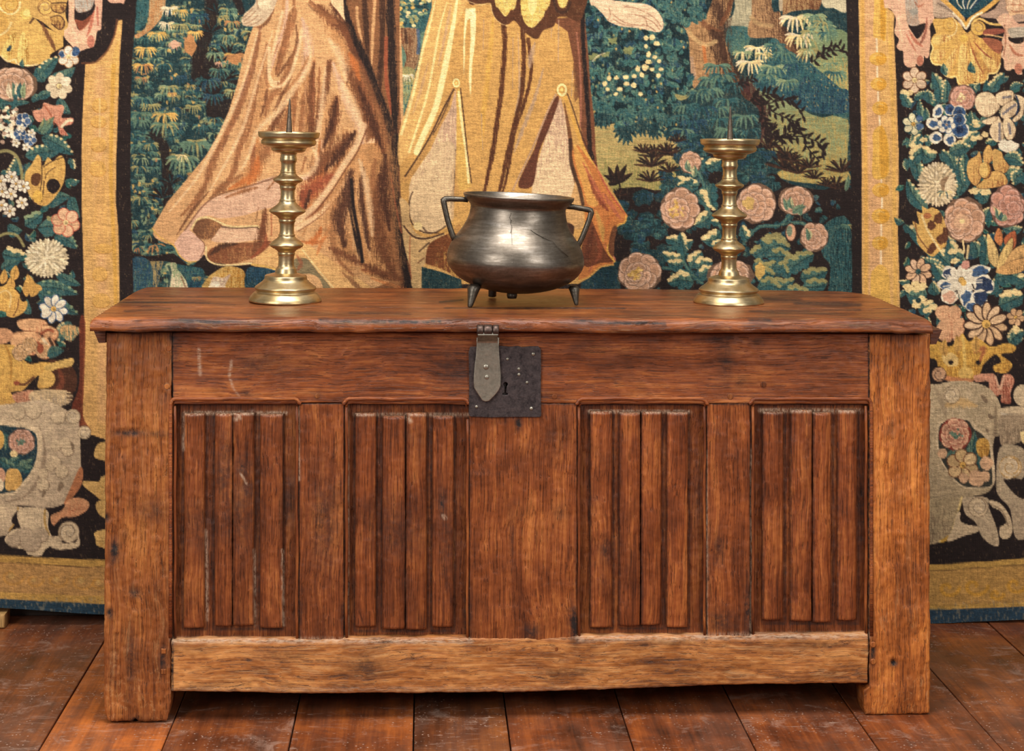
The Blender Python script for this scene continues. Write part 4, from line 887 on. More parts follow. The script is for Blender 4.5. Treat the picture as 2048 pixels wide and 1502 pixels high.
fill('260 880 330 860 350 810 420 830 500 830 505 880 490 930 580 930 570 980 500 1000 530 1050 540 1070 480 1060 450 980 380 950 300 960', (198, 138, 108), col2=(168, 92, 72), hatch=(.3, .7, -.3)); line('490 1000 540 950 570 950', 26, 'pale'); line('350 830 400 900 430 980', 16, 'red', .6)
leaf(330, 1060, 430, 920, 60, 'grn', 'olive'); leaf(310, 1040, 350, 930, 50, 'grn', 'olive')
for k in range(90):
    a = RNG.uniform(0, 6.3); r = 150 * math.sqrt(RNG.random()); dab(50 + r * math.cos(a), 980 + r * math.sin(a), 18, 16, ['white', 'pale', 'white', 'mauve', 'brnd'][RNG.integers(5)], wob=.4)
for x, y, r in ((185, 950, 60), (160, 1060, 50), (240, 1100, 50)): daisy(x, y, r, 5, 'blue', 'white', 'white', RNG.uniform(0, 2), 1.1)
for x, y in ((170, 1010), (210, 1160), (250, 1050), (130, 1130)): daisy(x, y, 36, 5, 'white', 'yelp')
# crown-shaped yellow lily
zone(0, 330, 3.9385)
lf(380, 330, 560, 250, 110); lf(560, 250, 630, 420, 90); lf(200, 480, 340, 380, 120, lobes=2, edge='grnl'); lf(300, 500, 580, 560, 150, lobes=2, edge='olive'); lf(430, 560, 610, 660, 110, edge='grnl'); lf(60, 480, 180, 520, 100); lf(20, 700, 200, 720, 140, lobes=2, edge='yelp'); lf(10, 820, 160, 760, 90)
lf(260, 960, 620, 1020, 120, edge='grnl'); lf(300, 1000, 620, 1180, 120, edge='grnl'); lf(440, 860, 640, 950, 80); lf(240, 1180, 200, 1020, 90); lf(560, 1240, 470, 1400, 120, edge='yelp'); line('0 560 60 540 140 560 190 640', 30, 'olive', .9, .5)
fill('200 150 205 60 250 0 300 -80 330 -40 345 10 380 -60 420 -30 470 -70 505 -60 520 30 500 150 440 250 370 320 300 312 245 262', (204, 160, 88), col2='gold', hatch=(.3, .5, -.2))
fill('255 80 310 68 328 100 300 165 252 150', (92, 58, 36)); fill('372 150 400 112 450 118 478 170 430 228 380 200', 'k')
line('330 -60 335 70 325 180 290 300 265 290 270 220', 10, 'brnd'); line('345 20 400 -20 500 -60', 9, 'brnd'); line('350 130 345 200 330 290', 10, 'brnd'); dab(300, 250, 40, 50, (214, 166, 78)); line('360 110 380 60 440 20', 8, 'brnd')
for x, y in ((95, 95), (90, 230), (175, 300), (80, 365), (20, 210), (190, 170), (15, 320), (130, 150), (10, 130)): daisy(x, y, 52, 6, 'white', 'yel', 'brnd', RNG.uniform(0, 1), .9)
dab(520, 460, 70, 70, 'red'); daisy(520, 455, 112, 6, (216, 166, 124), 'yelp', (176, 92, 70), .3, 1.15)
mum(370, 735, 176, (226, 202, 158), 155)
for x, y, s in ((20, 880, 60), (110, 850, 70), (200, 920, 80), (250, 980, 70), (70, 940, 70)): leaf(x, y + 60, x + 20, y - 60, s, 'gold', 'yel')
fill('-300 960 0 960 60 940 140 1000 180 1060 220 1080 200 1150 120 1200 60 1190 20 1150 -300 1120', (210, 164, 86), col2='gold', hatch=(.6, .4, -.2)); line('150 1060 140 1130 110 1190', 10, 'brn'); dab(190, 1030, 30, 50, 'k'); fill('180 970 240 930 320 950 330 990 250 1000 210 1040', 'gold'); line('0 1010 50 990 90 1030 80 1120', 14, 'yelp', .7)
daisy(425, 1135, 112, 8, 'white', 'yel', 'blue', .2, 1.0); dab(360, 1150, 30, 40, 'white')
dab(200, 1260, 60, 40, 'teald')
for s in ('140 1230 230 1210 340 1220 380 1260 350 1320 240 1320 160 1290', '100 1330 240 1310 330 1350 330 1440 260 1500 130 1480 90 1420', '340 1260 400 1270 460 1310 450 1370 390 1390 340 1340', '280 1420 330 1360 400 1360 440 1420 430 1490 370 1530 300 1510'):
    fill(s, (216, 164, 116), col2=(188, 120, 84), hatch=(.5, .6, -.35)); line(s, 7, 'brn', .6)
for s, c in (('300 1400 340 1440 350 1490', 'red'), ('340 1370 380 1430 390 1500', 'pale'), ('390 1370 420 1430', 'brnd'), ('330 1330 380 1300 420 1310', 'red')): line(s, 26, c, .9)
fill('480 1280 560 1260 640 1300 610 1340 560 1390 490 1350', (204, 158, 104), col2='grn', hatch=(.3, .6, -.2)); fill('-100 1300 60 1290 110 1340 60 1400 -100 1420', (200, 146, 104)); fill('-100 1440 40 1450 90 1520 -100 1560', (204, 154, 84))

# strapwork cartouche, bottom left
zone(0, 690, 2.635)
fill('420 -120 450 -120 445 200 440 380 480 450 400 440 380 330 420 200', (112, 52, 34), .85); fill('250 90 330 90 400 140 400 240 330 260 260 230', (76, 46, 32)); L_('300 100 330 200 280 260', 40, 'red', .6)
fill('-300 10 50 0 80 20 110 60 160 100 230 90 300 100 370 90 380 110 340 120 270 140 290 190 260 225 200 225 210 160 170 190 120 240 60 250 70 310 -300 320', (208, 162, 84), col2='gold', hatch=(.4, .6, -.2)); line('90 200 130 210 180 170', 14, 'brn'); dab(90, 200, 16, 12, 'red'); line('30 0 60 80 60 180', 14, 'goldd', .6)
for x, y, r in ((110, 40, 44), (230, 30, 40), (160, 0, 40)): rose(x, y, r, r, (206, 158, 106), mid=None)
lf(250, 60, 340, 30, 60); fill('240 110 380 70 380 110 320 120 260 140', (208, 168, 96)); dab(250, 180, 44, 44, (208, 164, 90)); dab(215, 20, 18, 26, 'red')
fill('70 260 180 240 190 300 100 310', (186, 132, 100), col2='red', hatch=(.4, .5, -.3))
fill('170 245 300 235 380 255 375 300 300 325 170 300', (200, 170, 126), col2='stone', hatch=(.2, .7, -.2)); 
for k in range(4): line([355, 258 + k * 11, 385, 260 + k * 11], 4, 'brnd')
fill('-300 320 0 315 130 300 230 290 310 320 360 350 410 380 420 430 425 520 430 640 440 690 410 760 350 830 260 858 130 850 0 840 -300 830', 'stone', col2='stonel', hatch=(-.3, -.6, -.1))
curl(385, 380, 42, 'stonel', 'stoned', 1.2, 1.5); curl(446, 462, 36, 'stonel', 'stoned', 1.2, 0)
for s, w, c in (('230 330 310 380 330 470 330 600 310 720 260 800', 90, 'stone'), ('20 360 130 340 230 370', 60, 'stonel'), ('210 430 240 560 210 700 130 800 20 830', 26, 'stoned'), ('200 440 220 560 190 690 110 790', 16, 'stonel')): L_(s, w, c, .7, .8)
for x, y, r in ((310, 380, 38), (300, 530, 30), (345, 520, 30), (270, 640, 26), (300, 620, 26), (330, 670, 34), (230, 680, 26), (230, 740, 34), (100, 360, 36), (180, 350, 40), (360, 560, 30)): dab(x, y, r * 1.08, r * 1.08, 'stoned', .8); dab(x - 2, y - 3, r, r, 'stonel', .9, wob=.15)
for s in ('320 720 340 740 320 770 305 760', '230 760 245 780 225 805', '375 510 395 530 385 560'): fill(s, 'stoned')
fill('420 650 440 660 430 740 370 820 340 835 380 740', (172, 110, 72))
fill('-300 415 60 412 150 420 215 450 225 530 210 620 165 700 100 765 40 800 -300 800', 'stonel'); fill('-300 430 60 430 150 445 190 470 200 530 190 610 150 690 90 750 40 780 -300 780', (34, 56, 64))
for a in ((60, 640, 180, 600, 60), (40, 640, 110, 590, 50), (20, 460, 30, 560, 40), (110, 640, 180, 640, 50), (0, 600, 80, 640, 50)): lf(*a, tip='grnl')
rose(115, 510, 72, 72, (200, 146, 116), mid='grn', cx=0, cy=0); fill('30 690 50 655 100 660 118 720 90 760 60 770 30 760', (206, 160, 90), col2='gold', hatch=(.5, .5, -.2)); dab(0, 500, 24, 50, 'yel'); dab(5, 690, 26, 40, 'rose'); dab(0, 740, 22, 34, 'pale'); dab(75, 575, 22, 18, 'yelp')
fill('-300 850 90 850 98 900 50 980 0 1010 -300 1020', 'stone', col2='stonel', hatch=(.2, -.7, -.1)); line('95 860 95 910 50 980', 10, (180, 140, 80)); dab(10, 890, 24, 40, 'stonel')
fill('60 930 98 870 102 950', 'k'); fill('102 865 250 868 255 950 280 1010 330 1000 320 1050 280 1070 200 1010 110 960', 'stonel', col2='stone', hatch=(.6, .4, -.2)); line('240 870 240 940 260 1000', 14, (176, 138, 78), .9)
fill('270 900 330 870 360 820 420 805 470 830 460 870 400 905 330 910 285 950', (184, 124, 86), col2=(206, 150, 106), hatch=(-.3, -.6, .1)); L_('370 880 420 860', 20, 'red', .7)
curl(365, 985, 58, 'stonel', 'stoned', 1.3, 2.2, 1); fill('260 1010 320 1040 400 1040 415 1000 420 1060 340 1078 270 1065', 'stonel')
fill('25 1030 60 980 110 965 130 950 200 955 250 1000 285 1040 240 1080 215 1112 150 1105 130 1080 60 1062', 'stonel')
for x, y, r in ((130, 1010, 60), (215, 1000, 44), (165, 1040, 56), (70, 1030, 40)): dab(x + 3, y + 5, r, r * .9, 'stoned', .7); dab(x, y, r * .95, r * .85, 'stone', .95)
for s in ('500 560 530 515 620 520 620 610 510 600', '440 740 450 715 520 722 545 690 640 700 640 830 540 820 500 790', '510 830 620 810 620 920 530 900', '500 990 545 975 640 990 640 1080 520 1060 505 1020'): fill(s, (206, 164, 98), col2='gold', hatch=(.6, .5, -.3))
# woven bottom band and blue selvedge, left
fill('-300 1108 0 1108 250 1122 560 1132 720 1140 720 1560 -300 1560', (190, 146, 76), sm=False); fill('-300 1150 0 1150 280 1165 560 1175 720 1180 720 1330 560 1325 280 1315 0 1305 -300 1305', (182, 136, 80), sm=False)
line('-300 1150 0 1148 280 1162 720 1178', 7, 'brnd', .7)
for x, y, r in ((60, 1220, 70), (300, 1235, 60), (180, 1240, 50), (430, 1240, 70), (520, 1250, 50), (-80, 1220, 60)):
    t = np.linspace(0, 6, 18); line(np.stack([x + r * (1 - t / 7) * np.cos(t), y + r * .8 * (1 - t / 7) * np.sin(t)], 1).ravel(), 20, (196, 140, 66), .6, .7)
    dab(x, y, r * .25, r * .25, (204, 164, 98), .7)
fill('-300 1335 0 1340 280 1352 560 1368 720 1372 720 1600 -300 1600', (40, 62, 76), sm=False)

# ================= right border
zone(1680, 0, 5.0054)
fill('175 -560 430 -560 470 60 480 90 545 135 535 300 545 480 560 800 575 1200 585 1500 590 2000 580 2300 600 3000 600 4400 215 4400 222 3000 214 1500 205 1200 200 900 193 500 185 0', 'ochre', sm=False)
line('300 -300 300 400 320 1000 350 2000 360 3200', 190, (206, 156, 112), .75, .5); line('225 -300 230 500 245 1200 260 2000 265 3200', 60, (206, 154, 74), .7, .7); line('500 200 510 700 540 1400 545 2200 560 3200', 60, (208, 160, 80), .7, .7)
fill('360 -560 460 -560 465 330 430 388 360 385 330 340 340 100', (214, 166, 84)); fill('405 -560 455 -560 455 330 420 385 405 300', (196, 140, 52), .9)
for s in ('366 390 368 520', '370 672 371 770', '378 922 381 1020', '392 1158 397 1265', '408 1660 414 1850', '420 1975 420 2090', '412 2245 412 2370', '410 2510 412 2650'): line(s, 22, (236, 206, 166), .9, .4)
for x, y, rx, ry in ((380, 592, 90, 66), (385, 845, 82, 66), (400, 1085, 80, 70), (408, 1905, 88, 72), (408, 2165, 92, 78), (402, 2435, 84, 70)):
    dab(x, y, rx, ry, (208, 158, 74)); dab(x + rx * .35, y, rx * .6, ry * .9, (200, 142, 52), .8); line([x - rx * .5, y - ry * .4, x, y - ry * .6, x + rx * .4, y - ry * .4], 8, 'yelp', .5); line([x - rx * .7, y + ry * .7, x, y + ry, x + rx * .7, y + ry * .7], 7, 'goldd', .7)
fill('330 1330 400 1262 460 1330 490 1500 490 1720 440 1790 340 1790 320 1700 330 1500', (208, 160, 76)); fill('400 1270 455 1340 480 1500 480 1720 430 1780 400 1700', (196, 140, 50), .8)
fill('310 2800 340 2700 410 2650 480 2720 500 2900 500 3400 320 3400', (208, 160, 78)); 
# pink tassels and shells
fill('430 -560 930 -560 940 180 960 200 900 260 905 380 890 560 860 585 840 560 830 640 790 665 760 640 750 670 690 680 640 640 630 520 600 510 565 470 590 400 545 330 560 200 520 110 470 80 440 30', 'pink', col2=(222, 176, 138), hatch=(-.7, .3, -.1))
fill('680 250 750 260 850 235 850 290 780 390 730 340', 'k'); fill('655 -300 760 -300 780 160 800 230 760 260 690 250 660 160', (172, 158, 138), col2='mauve', hatch=(0, .5, -.1)); L_('690 310 760 420 830 470', 40, (170, 96, 72), .8); L_('870 180 850 340 800 450', 46, (140, 84, 66), .9); dab(800, 610, 34, 52, (176, 110, 84)); L_('580 140 600 300 620 420', 40, (228, 184, 144), .8); L_('740 0 780 70 840 40', 30, 'red', .6)
dab(740, 120, 44, 34, (150, 140, 124)); L_('660 340 700 420 760 520', 30, (176, 104, 80), .8)
fill('930 -560 1170 -560 1170 60 1250 180 1220 280 1150 180 960 180 930 60', (176, 150, 124), col2='mauve', hatch=(.4, .3, -.2))
fill('1060 -560 1700 -560 1600 0 1430 80 1270 190 1090 40', (30, 64, 74), sm=False)
for k in range(8): line([1160 + k * 40, -40, 1180 + k * 26, 40, 1220 + k * 14, 85], 14, ['pale', 'teald', 'white', 'blued'][k % 4], .9)
line('980 -40 1100 60 1200 160 1265 260 1300 200 1450 100 1600 -20', 46, (210, 158, 82), 1, .15, False); line('1130 130 1220 220 1265 290 1330 180 1420 130', 22, (240, 216, 176), .95)
for k in range(9): line([1000 + k * 16, 30 + k * 12, 975 + k * 18, 40 + k * 11], 6, 'k', .9)
fill('1400 160 1600 20 1640 -560 2100 -560 2100 100 1640 240 1560 190', (156, 126, 104), col2='mauve', hatch=(-.4, .3, 0))
fill('930 200 1040 190 1130 180 1200 240 1270 330 1330 300 1400 380 1600 420 1610 600 1600 690 1540 740 1480 750 1470 810 1420 840 1350 820 1320 850 1240 860 1180 850 1160 770 1120 790 1050 760 1020 700 1020 650 960 660 910 620 905 540 930 490 910 410 940 350 960 330', (208, 162, 86), col2=(184, 128, 72), hatch=(.8, .2, -.25))
for s in ('960 500 1030 500 1060 530 1000 620 940 610 920 560', '930 380 1000 350 1100 350 1120 390 1000 450 930 440', '1140 500 1170 520 1130 640 1090 760 1040 730 1030 680', '1200 470 1260 470 1290 640 1300 780 1240 840 1190 800 1180 700', '1300 500 1360 560 1420 700 1440 780 1390 820 1340 790', '1400 480 1500 560 1590 640 1580 700 1520 720 1440 620'): fill(s, (222, 184, 108), col2=(176, 118, 66), hatch=(.9, .1, -.25))
line('910 430 930 490 905 560 930 640 1015 655 1020 720 1080 775 1160 770 1190 840 1260 855 1330 845 1420 830 1475 800 1490 740 1570 730 1605 640', 16, (240, 206, 132), .95); L_('1340 420 1440 530 1540 600', 26, (140, 70, 48), .9); L_('1300 420 1360 600 1440 740', 26, (150, 84, 50), .9); L_('1280 420 1300 560', 24, 'brn', .7)
curl(1100, 250, 70, (212, 166, 86), 'goldd', 1.1, -1.2); line('1130 180 1170 250 1150 340 1080 370', 14, 'yelp', .9); curl(1385, 285, 78, (212, 166, 84), 'brn', 1.2, 3.4); line('1330 300 1330 230 1400 190 1500 240 1620 250', 26, (222, 178, 100), .95); dab(1240, 385, 46, 40, (216, 170, 82)); fill('1450 300 1620 290 1640 330 1450 360', (140, 76, 58)); fill('1430 380 1620 420 1600 540 1500 480', (150, 88, 62))
line('1450 350 1540 360 1640 380', 16, (214, 168, 110), .9)
fill('1570 200 1640 140 1720 160 1800 240 2000 200 2100 200 2100 640 1840 690 1830 740 1780 745 1740 690 1700 710 1650 690 1640 600 1610 560 1640 480 1620 420 1650 300', 'pink', col2=(224, 182, 142), hatch=(-.5, .5, -.1)); fill('1690 370 1740 380 1842 340 1842 420 1770 440 1700 410', 'k'); fill('1690 290 1842 270 2000 280 2000 350 1740 380 1700 350', (176, 160, 136)); L_('1700 450 1760 540 1842 560', 40, 'red', .7); dab(1790, 690, 40, 56, (182, 116, 88)); fill('1640 -560 2100 -560 2100 120 1800 140 1680 100', (214, 170, 126)); 
for s in ('1700 20 1760 60 1842 40', '1680 60 1740 120 1842 110', '1650 250 1660 420 1640 560'): line(s, 14, (150, 92, 66), .8)
for k in range(5): curl(1700 + (k % 3) * 70, 20 + (k // 3) * 60, 36, (222, 182, 140), (150, 96, 70), 1, k)
# swag of flowers
scatter('1806 190 1850 150 2140 150 2140 320 2140 640 1860 640 1810 560 1806 400', green, 330)
for a in ((1010, 1040, 920, 720, 130), (1040, 1040, 1060, 790, 100), (900, 1040, 860, 900, 100), (1500, 930, 1650, 730, 120), (1390, 920, 1400, 830, 60), (700, 1080, 620, 900, 110), (1700, 910, 1842, 850, 80), (740, 1000, 880, 920, 80), (830, 1220, 790, 990, 80), (880, 1200, 860, 1080, 70), (700, 1480, 720, 1340, 70), (760, 1500, 820, 1340, 110), (880, 1470, 860, 1350, 90), (1180, 1460, 1280, 1360, 110), (1300, 1460, 1400, 1320, 130), (1480, 1440, 1540, 1400, 80), (1280, 1270, 1250, 1130, 60), (1320, 1250, 1310, 1110, 60), (1280, 1300, 1480, 1230, 90)):
    lf(*a, lobes=2 if a[4] > 100 else 0, edge='yelp', tip='grnl')
daisy(745, 805, 128, 6, (220, 186, 150), 'yelp', 'brn', 1.57, 1.0); rose(1225, 980, 142, 132, (198, 140, 112), mid='yelp', cx=0, cy=0)
daisy(735, 1245, 110, 6, (222, 206, 160), 'yel', 'teald', 1.4, .95); dab(795, 1190, 36, 34, 'blue', .9, wob=.3); dab(800, 1270, 40, 34, 'blue', .9, wob=.3)
for x, y, r in ((1100, 1100, 60), (1195, 1130, 70), (1200, 1300, 90), (1190, 1200, 70)): dab(x, y, r, r * .95, 'white', wob=.3); dab(x, y, r * .9, r * .85, 'blue', wob=.2); dab(x, y, r * .45, r * .45, 'blued')
for x, y, rx, ry, a in ((980, 1120, 52, 74, .4), (930, 1240, 72, 60, .3), (960, 1380, 66, 60, -.5), (1095, 1400, 62, 66, 0)): dab(x, y, rx, ry, 'white', 1, a, wob=.2); dab(x + 8, y + 4, rx * .6, ry * .6, 'blue', .95, a, wob=.5)
daisy(1065, 1250, 92, 6, 'white', 'yel', 'blue', .2, 1.1); daisy(1065, 1250, 50, 5, 'blue', 'rose', 'white', .5, 1.0)
for s in ('1360 980 1420 930 1500 930 1560 980 1600 1080 1500 1170 1420 1160 1360 1080', '1560 960 1620 920 1720 910 1740 960 1720 1020 1640 1060 1590 1040', '1610 1130 1640 1060 1740 1010 1780 1060 1760 1140 1680 1190 1620 1180', '1500 1300 1560 1180 1600 1180 1630 1280 1640 1400 1560 1420 1510 1360', '1640 1200 1700 1190 1760 1280 1740 1380 1680 1400 1640 1320', '1740 950 1842 980 1842 1060 1830 1160 1760 1220 1730 1200 1800 1120 1800 1040', '1420 1220 1540 1170 1580 1190 1500 1250'):
    line(s, 10, 'brnd', .8); fill(s, (222, 192, 150), col2=(176, 146, 112), hatch=(.6, .4, -.35))
for s in ('1640 1140 1700 1090 1760 1050', '1600 1240 1600 1400', '1690 1240 1710 1340', '1640 980 1700 970'): line(s, 34, (96, 92, 100), .8, .6, True)
line('1760 960 1790 1040 1770 1150', 20, 'blued', .9)
dab(1690, 1470, 110, 60, 'white', wob=.3); dab(1640, 1440, 44, 40, 'white')
for x, y in ((640, 920), (700, 930), (730, 1460), (840, 1400), (800, 1470)): dab(x, y, 40, 26, 'yelp', .9, wob=.6)
for x, y in ((1350, 1220), (1370, 1260), (1390, 1380), (1450, 1350), (1340, 1390)): dab(x, y, 34, 28, 'yelp', .9, wob=.6)
zone(1680, 290, 3.663)
for a in ((640, 480, 490, 250, 110), (580, 270, 500, 80, 100), (810, 890, 470, 580, 120), (760, 900, 600, 830, 90), (870, 380, 905, 30, 110), (840, 200, 740, 40, 100), (900, 300, 870, 120, 70), (1080, 420, 980, 340, 120), (1060, 560, 1100, 460, 90), (1000, 830, 960, 700, 110), (1050, 900, 1040, 650, 100), (900, 840, 800, 700, 120), (700, 960, 680, 870, 100), (770, 990, 700, 890, 90), (1130, 300, 1348, 180, 120), (1200, 90, 1348, 150, 110), (1348, 200, 1280, 300, 100), (1190, 610, 1340, 610, 90), (1130, 980, 1348, 1000, 150), (1100, 1100, 1140, 980, 90), (1160, 1180, 1348, 1100, 140), (1220, 1400, 1330, 1440, 110), (1240, 1460, 1348, 1360, 110), (640, 1100, 480, 1080, 150), (700, 1180, 560, 1150, 120), (720, 1100, 680, 1000, 90), (640, 60, 530, 130, 130), (700, 100, 600, 20, 120), (800, 60, 960, 20, 110)):
    lf(*a, lobes=2 if a[4] > 115 else 0, edge='yelp', tip='grnl')
mum(715, 290, 148, (220, 192, 148), 168); fill('740 260 800 230 830 290 800 350 750 330', (120, 88, 62), .7); 
for k in range(7): a = k * .45 - 1; line([780, 290, 780 + 60 * math.cos(a), 290 + 70 * math.sin(a)], 22, 'pale', .9, .3)
tuft(770, 350, 60, 'teal', 'yelp')
rose(912, 552, 156, 168, (204, 152, 116), mid=None, cx=-.25, cy=.1); dab(890, 560, 60, 56, (216, 170, 130), .8, wob=.2); dab(895, 560, 20, 18, 'yelp')
rose(1228, 452, 130, 156, (198, 138, 112), mid=None, cx=.2); 
for k in range(5): leaf(1190, 560, 1120 + k * 22, 450 + k * 14, 36, ['yelp', 'grn', 'yelp', 'teal', 'grnl'][k], None)
fill('560 640 530 560 580 580 560 490 600 500 600 450 640 470 680 460 740 500 780 620 780 730 750 760 720 790 680 820 630 790 570 720', (206, 162, 90), col2='gold', hatch=(.4, .4, -.2))
line('600 520 640 620 700 720 760 810', 18, 'yelp', .9)
for x, y, rx, ry in ((720, 540, 34, 44), (670, 590, 28, 36), (740, 690, 30, 36), (680, 750, 26, 34), (660, 780, 22, 24), (770, 660, 22, 60)): dab(x, y, rx, ry, (84, 48, 34), .9, wob=.5)
dab(640, 520, 30, 22, 'red', .7); line('550 560 570 660 640 760', 12, 'brn', .7)
for s in ('940 120 1000 80 1020 50 1040 120 1040 220 1000 300 950 260 930 200', '1050 60 1090 0 1120 60 1110 120 1060 140', '1120 40 1180 50 1200 100 1240 160 1200 210 1130 180', '1110 200 1180 200 1220 240 1220 290 1080 320 1000 310 1040 270'): line(s, 12, 'brnd', .8); fill(s, (206, 160, 92), col2=(160, 104, 60), hatch=(.6, .5, -.3))
dab(1065, 190, 48, 64, 'brn'); dab(1060, 185, 42, 58, (218, 176, 102)); line('1080 140 1095 200 1070 250', 14, 'goldd', .7)
for s, c in (('1130 690 1160 610 1190 660 1180 740', (196, 122, 72)), ('1200 690 1280 630 1290 730 1240 780', (176, 96, 60)), ('1080 650 1130 720 1160 800 1160 900 1100 860 1080 760', (220, 182, 116)), ('1150 900 1180 790 1260 680 1260 780 1220 880 1160 930', (222, 182, 112)), ('1200 900 1260 780 1348 730 1400 740 1400 800 1300 860', (208, 160, 100)), ('1140 930 1220 870 1348 830 1420 840 1330 930 1220 950', (208, 156, 96))):
    line(s, 10, 'brnd', .7); fill(s, c, col2=shade(c, .62), hatch=(.7, .3, -.35))
dab(585, 930, 40, 40, 'red', .5); daisy(575, 930, 100, 8, (218, 172, 130), 'teal', 'brnd', .3, 1.0)
for x, y, rx, ry, a, c in ((800, 940, 50, 60, .6, 'blued'), (1010, 930, 90, 50, -.3, 'blue'), (1050, 1020, 90, 66, .2, 'blued'), (780, 1030, 66, 40, .3, 'blue'), (800, 1110, 66, 56, .2, 'pink'), (930, 1110, 52, 92, 0, 'blue'), (1020, 1120, 56, 72, .4, 'blued'), (960, 1180, 40, 40, 0, 'blue')):
    dab(x, y, rx, ry, 'white', 1, a, wob=.3); dab(x + 4, y + 6, rx * .82, ry * .8, c, .95, a, wob=.5)
daisy(890, 990, 110, 8, 'white', 'yel', None, 0, 1.1); dab(905, 1010, 22, 24, 'yel'); 
for k in range(30): a = RNG.uniform(0, 6.3); r = RNG.uniform(60, 150); line([900 + r * .6 * math.cos(a), 1010 + r * .6 * math.sin(a), 900 + r * math.cos(a), 1010 + r * math.sin(a)], 7, 'white', .8)
dab(920, 880, 36, 34, (198, 140, 120), wob=.4); line('900 700 910 780', 14, 'yelp'); line('940 740 930 830', 20, 'yelp', .8)
for x, y in ((500, 1040), (560, 1020), (610, 1030), (570, 1150), (600, 1130), (560, 1180), (690, 1190), (640, 1210), (980, 340), (1060, 350), (820, 780), (840, 850), (1230, 1080), (1290, 1080)): dab(x, y, 34, 24, 'yelp', .95, wob=.6)
dab(575, 1140, 20, 20, 'teald')
for s in ('700 1240 720 1190 790 1180 830 1230 820 1300 740 1290', '800 1200 850 1180 890 1220 870 1280 820 1300', '740 1290 830 1270 840 1360 810 1440 740 1430 700 1370', '840 1300 900 1270 915 1340 880 1420 830 1430'): line(s, 10, 'brn', .8); fill(s, (210, 160, 118), col2=(186, 122, 88), hatch=(.6, .4, -.35))
daisy(1068, 1312, 158, 11, (214, 172, 126), 'yel', 'brnd', .2, 1.0); daisy(1285, 1262, 66, 6, (208, 162, 116), 'yel', 'brnd', .2, 1.0); dab(1285, 1350, 26, 30, 'yelp', wob=.5)
# mask and cartouche, bottom right
zone(1800, 690, 2.637)
fill('60 -60 120 -40 200 -20 260 10 300 -20 330 -60 360 -20 420 -30 480 10 560 -10 610 10 590 40 530 50 590 100 560 145 500 140 490 110 530 90 500 50 440 100 420 150 380 185 320 190 280 180 210 140 190 80 150 60', (206, 158, 74), col2='goldd', hatch=(.2, .8, -.25))
fill('225 50 270 40 305 70 300 110 250 110 225 80', (226, 186, 116)); dab(268, 92, 14, 12, 'k'); dab(412, 92, 14, 14, 'k'); dab(345, 150, 40, 36, (222, 178, 98)); L_('390 40 440 20 420 90', 40, (150, 84, 56), .8); line('330 -40 340 60 340 120', 20, (226, 186, 104), .8); line('290 0 310 60', 16, 'goldd', .8)
for x, y in ((240, 0), (300, -20), (400, -20)): leaf(x, y + 60, x, y - 30, 46, 'gold', 'yel')
fill('230 160 290 170 380 180 380 192 300 190 240 186', (196, 130, 84)); curl(205, 155, 40, (196, 150, 112), 'brnd', 1.1)
fill('390 160 470 150 500 160 520 220 540 160 580 155 600 190 580 250 580 305 530 300 530 260 500 270 470 240 460 190 400 195', (204, 144, 112), col2=(150, 78, 58), hatch=(.5, .5, -.25)); line('500 165 525 230 545 165', 12, (226, 178, 142), .9)
dab(640, 265, 46, 56, 'stonel')
fill('40 240 180 210 280 190 380 195 470 230 520 300 535 380 520 470 490 500 480 700 480 745 440 780 330 800 180 815 40 830', (168, 146, 112), col2='stonel', hatch=(-.2, -.6, -.15))
L_('240 320 300 300 400 320', 70, (202, 160, 102), .8); L_('180 220 220 300 240 380', 40, 'stoned', .4); L_('500 320 500 450 490 480', 30, 'stoned', .7)
for s in ('420 260 450 275 460 300 440 300', '460 360 490 375 480 392 465 385', '445 440 465 445 460 465'): fill(s, 'stoned')
curl(270, 262, 46, 'stonel', 'stoned', 1.2, 2.)
fill('530 330 700 325 700 360 540 365', 'stonel'); line('530 360 700 372', 9, 'white', .8); fill('530 370 700 372 700 430 640 500 540 530 520 480', (166, 142, 112), col2='stoned', hatch=(.2, .7, -.25)); dab(660, 480, 30, 40, 'yelp', wob=.6)
fill('195 420 250 390 360 385 410 440 470 490 490 600 490 730 420 755 320 745 240 660 195 560', 'stonel'); fill('205 430 260 400 350 395 385 440 440 480 470 560 480 700 470 740 400 748 320 735 250 660 205 570', (58, 56, 48))
for a in ((350, 600, 390, 450, 50), (370, 640, 400, 520, 40), (240, 600, 330, 560, 60), (400, 660, 410, 560, 40)): lf(*a, tip='grnl')
rose(287, 470, 84, 84, (202, 144, 112), rim=(220, 172, 134), dk=(128, 56, 44), mid='grn', cx=0, cy=0); fill('395 520 420 490 460 500 468 550 450 590 410 580', (206, 156, 76), col2='goldd', hatch=(.4, .6, -.2)); daisy(325, 630, 84, 6, (214, 176, 122), 'yel', 'brn', .4, 1.1)
for x, y, r in ((400, 700, 44), (450, 620, 36), (440, 690, 30), (330, 700, 26), (220, 570, 26)): dab(x, y, r, r, (208, 164, 124), wob=.25)
fill('520 540 620 530 660 580 650 680 600 720 540 700 560 740 620 800 700 820 700 900 660 880 650 1000 620 1020 590 990 570 860 520 800 500 740', (178, 156, 124), col2='stone', hatch=(.3, .6, -.15)); curl(575, 640, 60, 'stonel', (176, 132, 70), 1.3, -1.5)
fill('560 710 620 700 660 740 700 760 650 790 600 770', 'k'); line('525 600 522 760 560 830', 8, 'stonel', .7)
fill('40 820 180 810 300 800 325 800 290 900 260 990 220 1030 40 1040', (170, 148, 112), col2='stoned', hatch=(-.3, .6, -.25)); line('320 800 285 920 255 1000 200 1030', 14, (204, 176, 116), .95); line('260 1000 215 1028', 20, (190, 146, 62), .9)
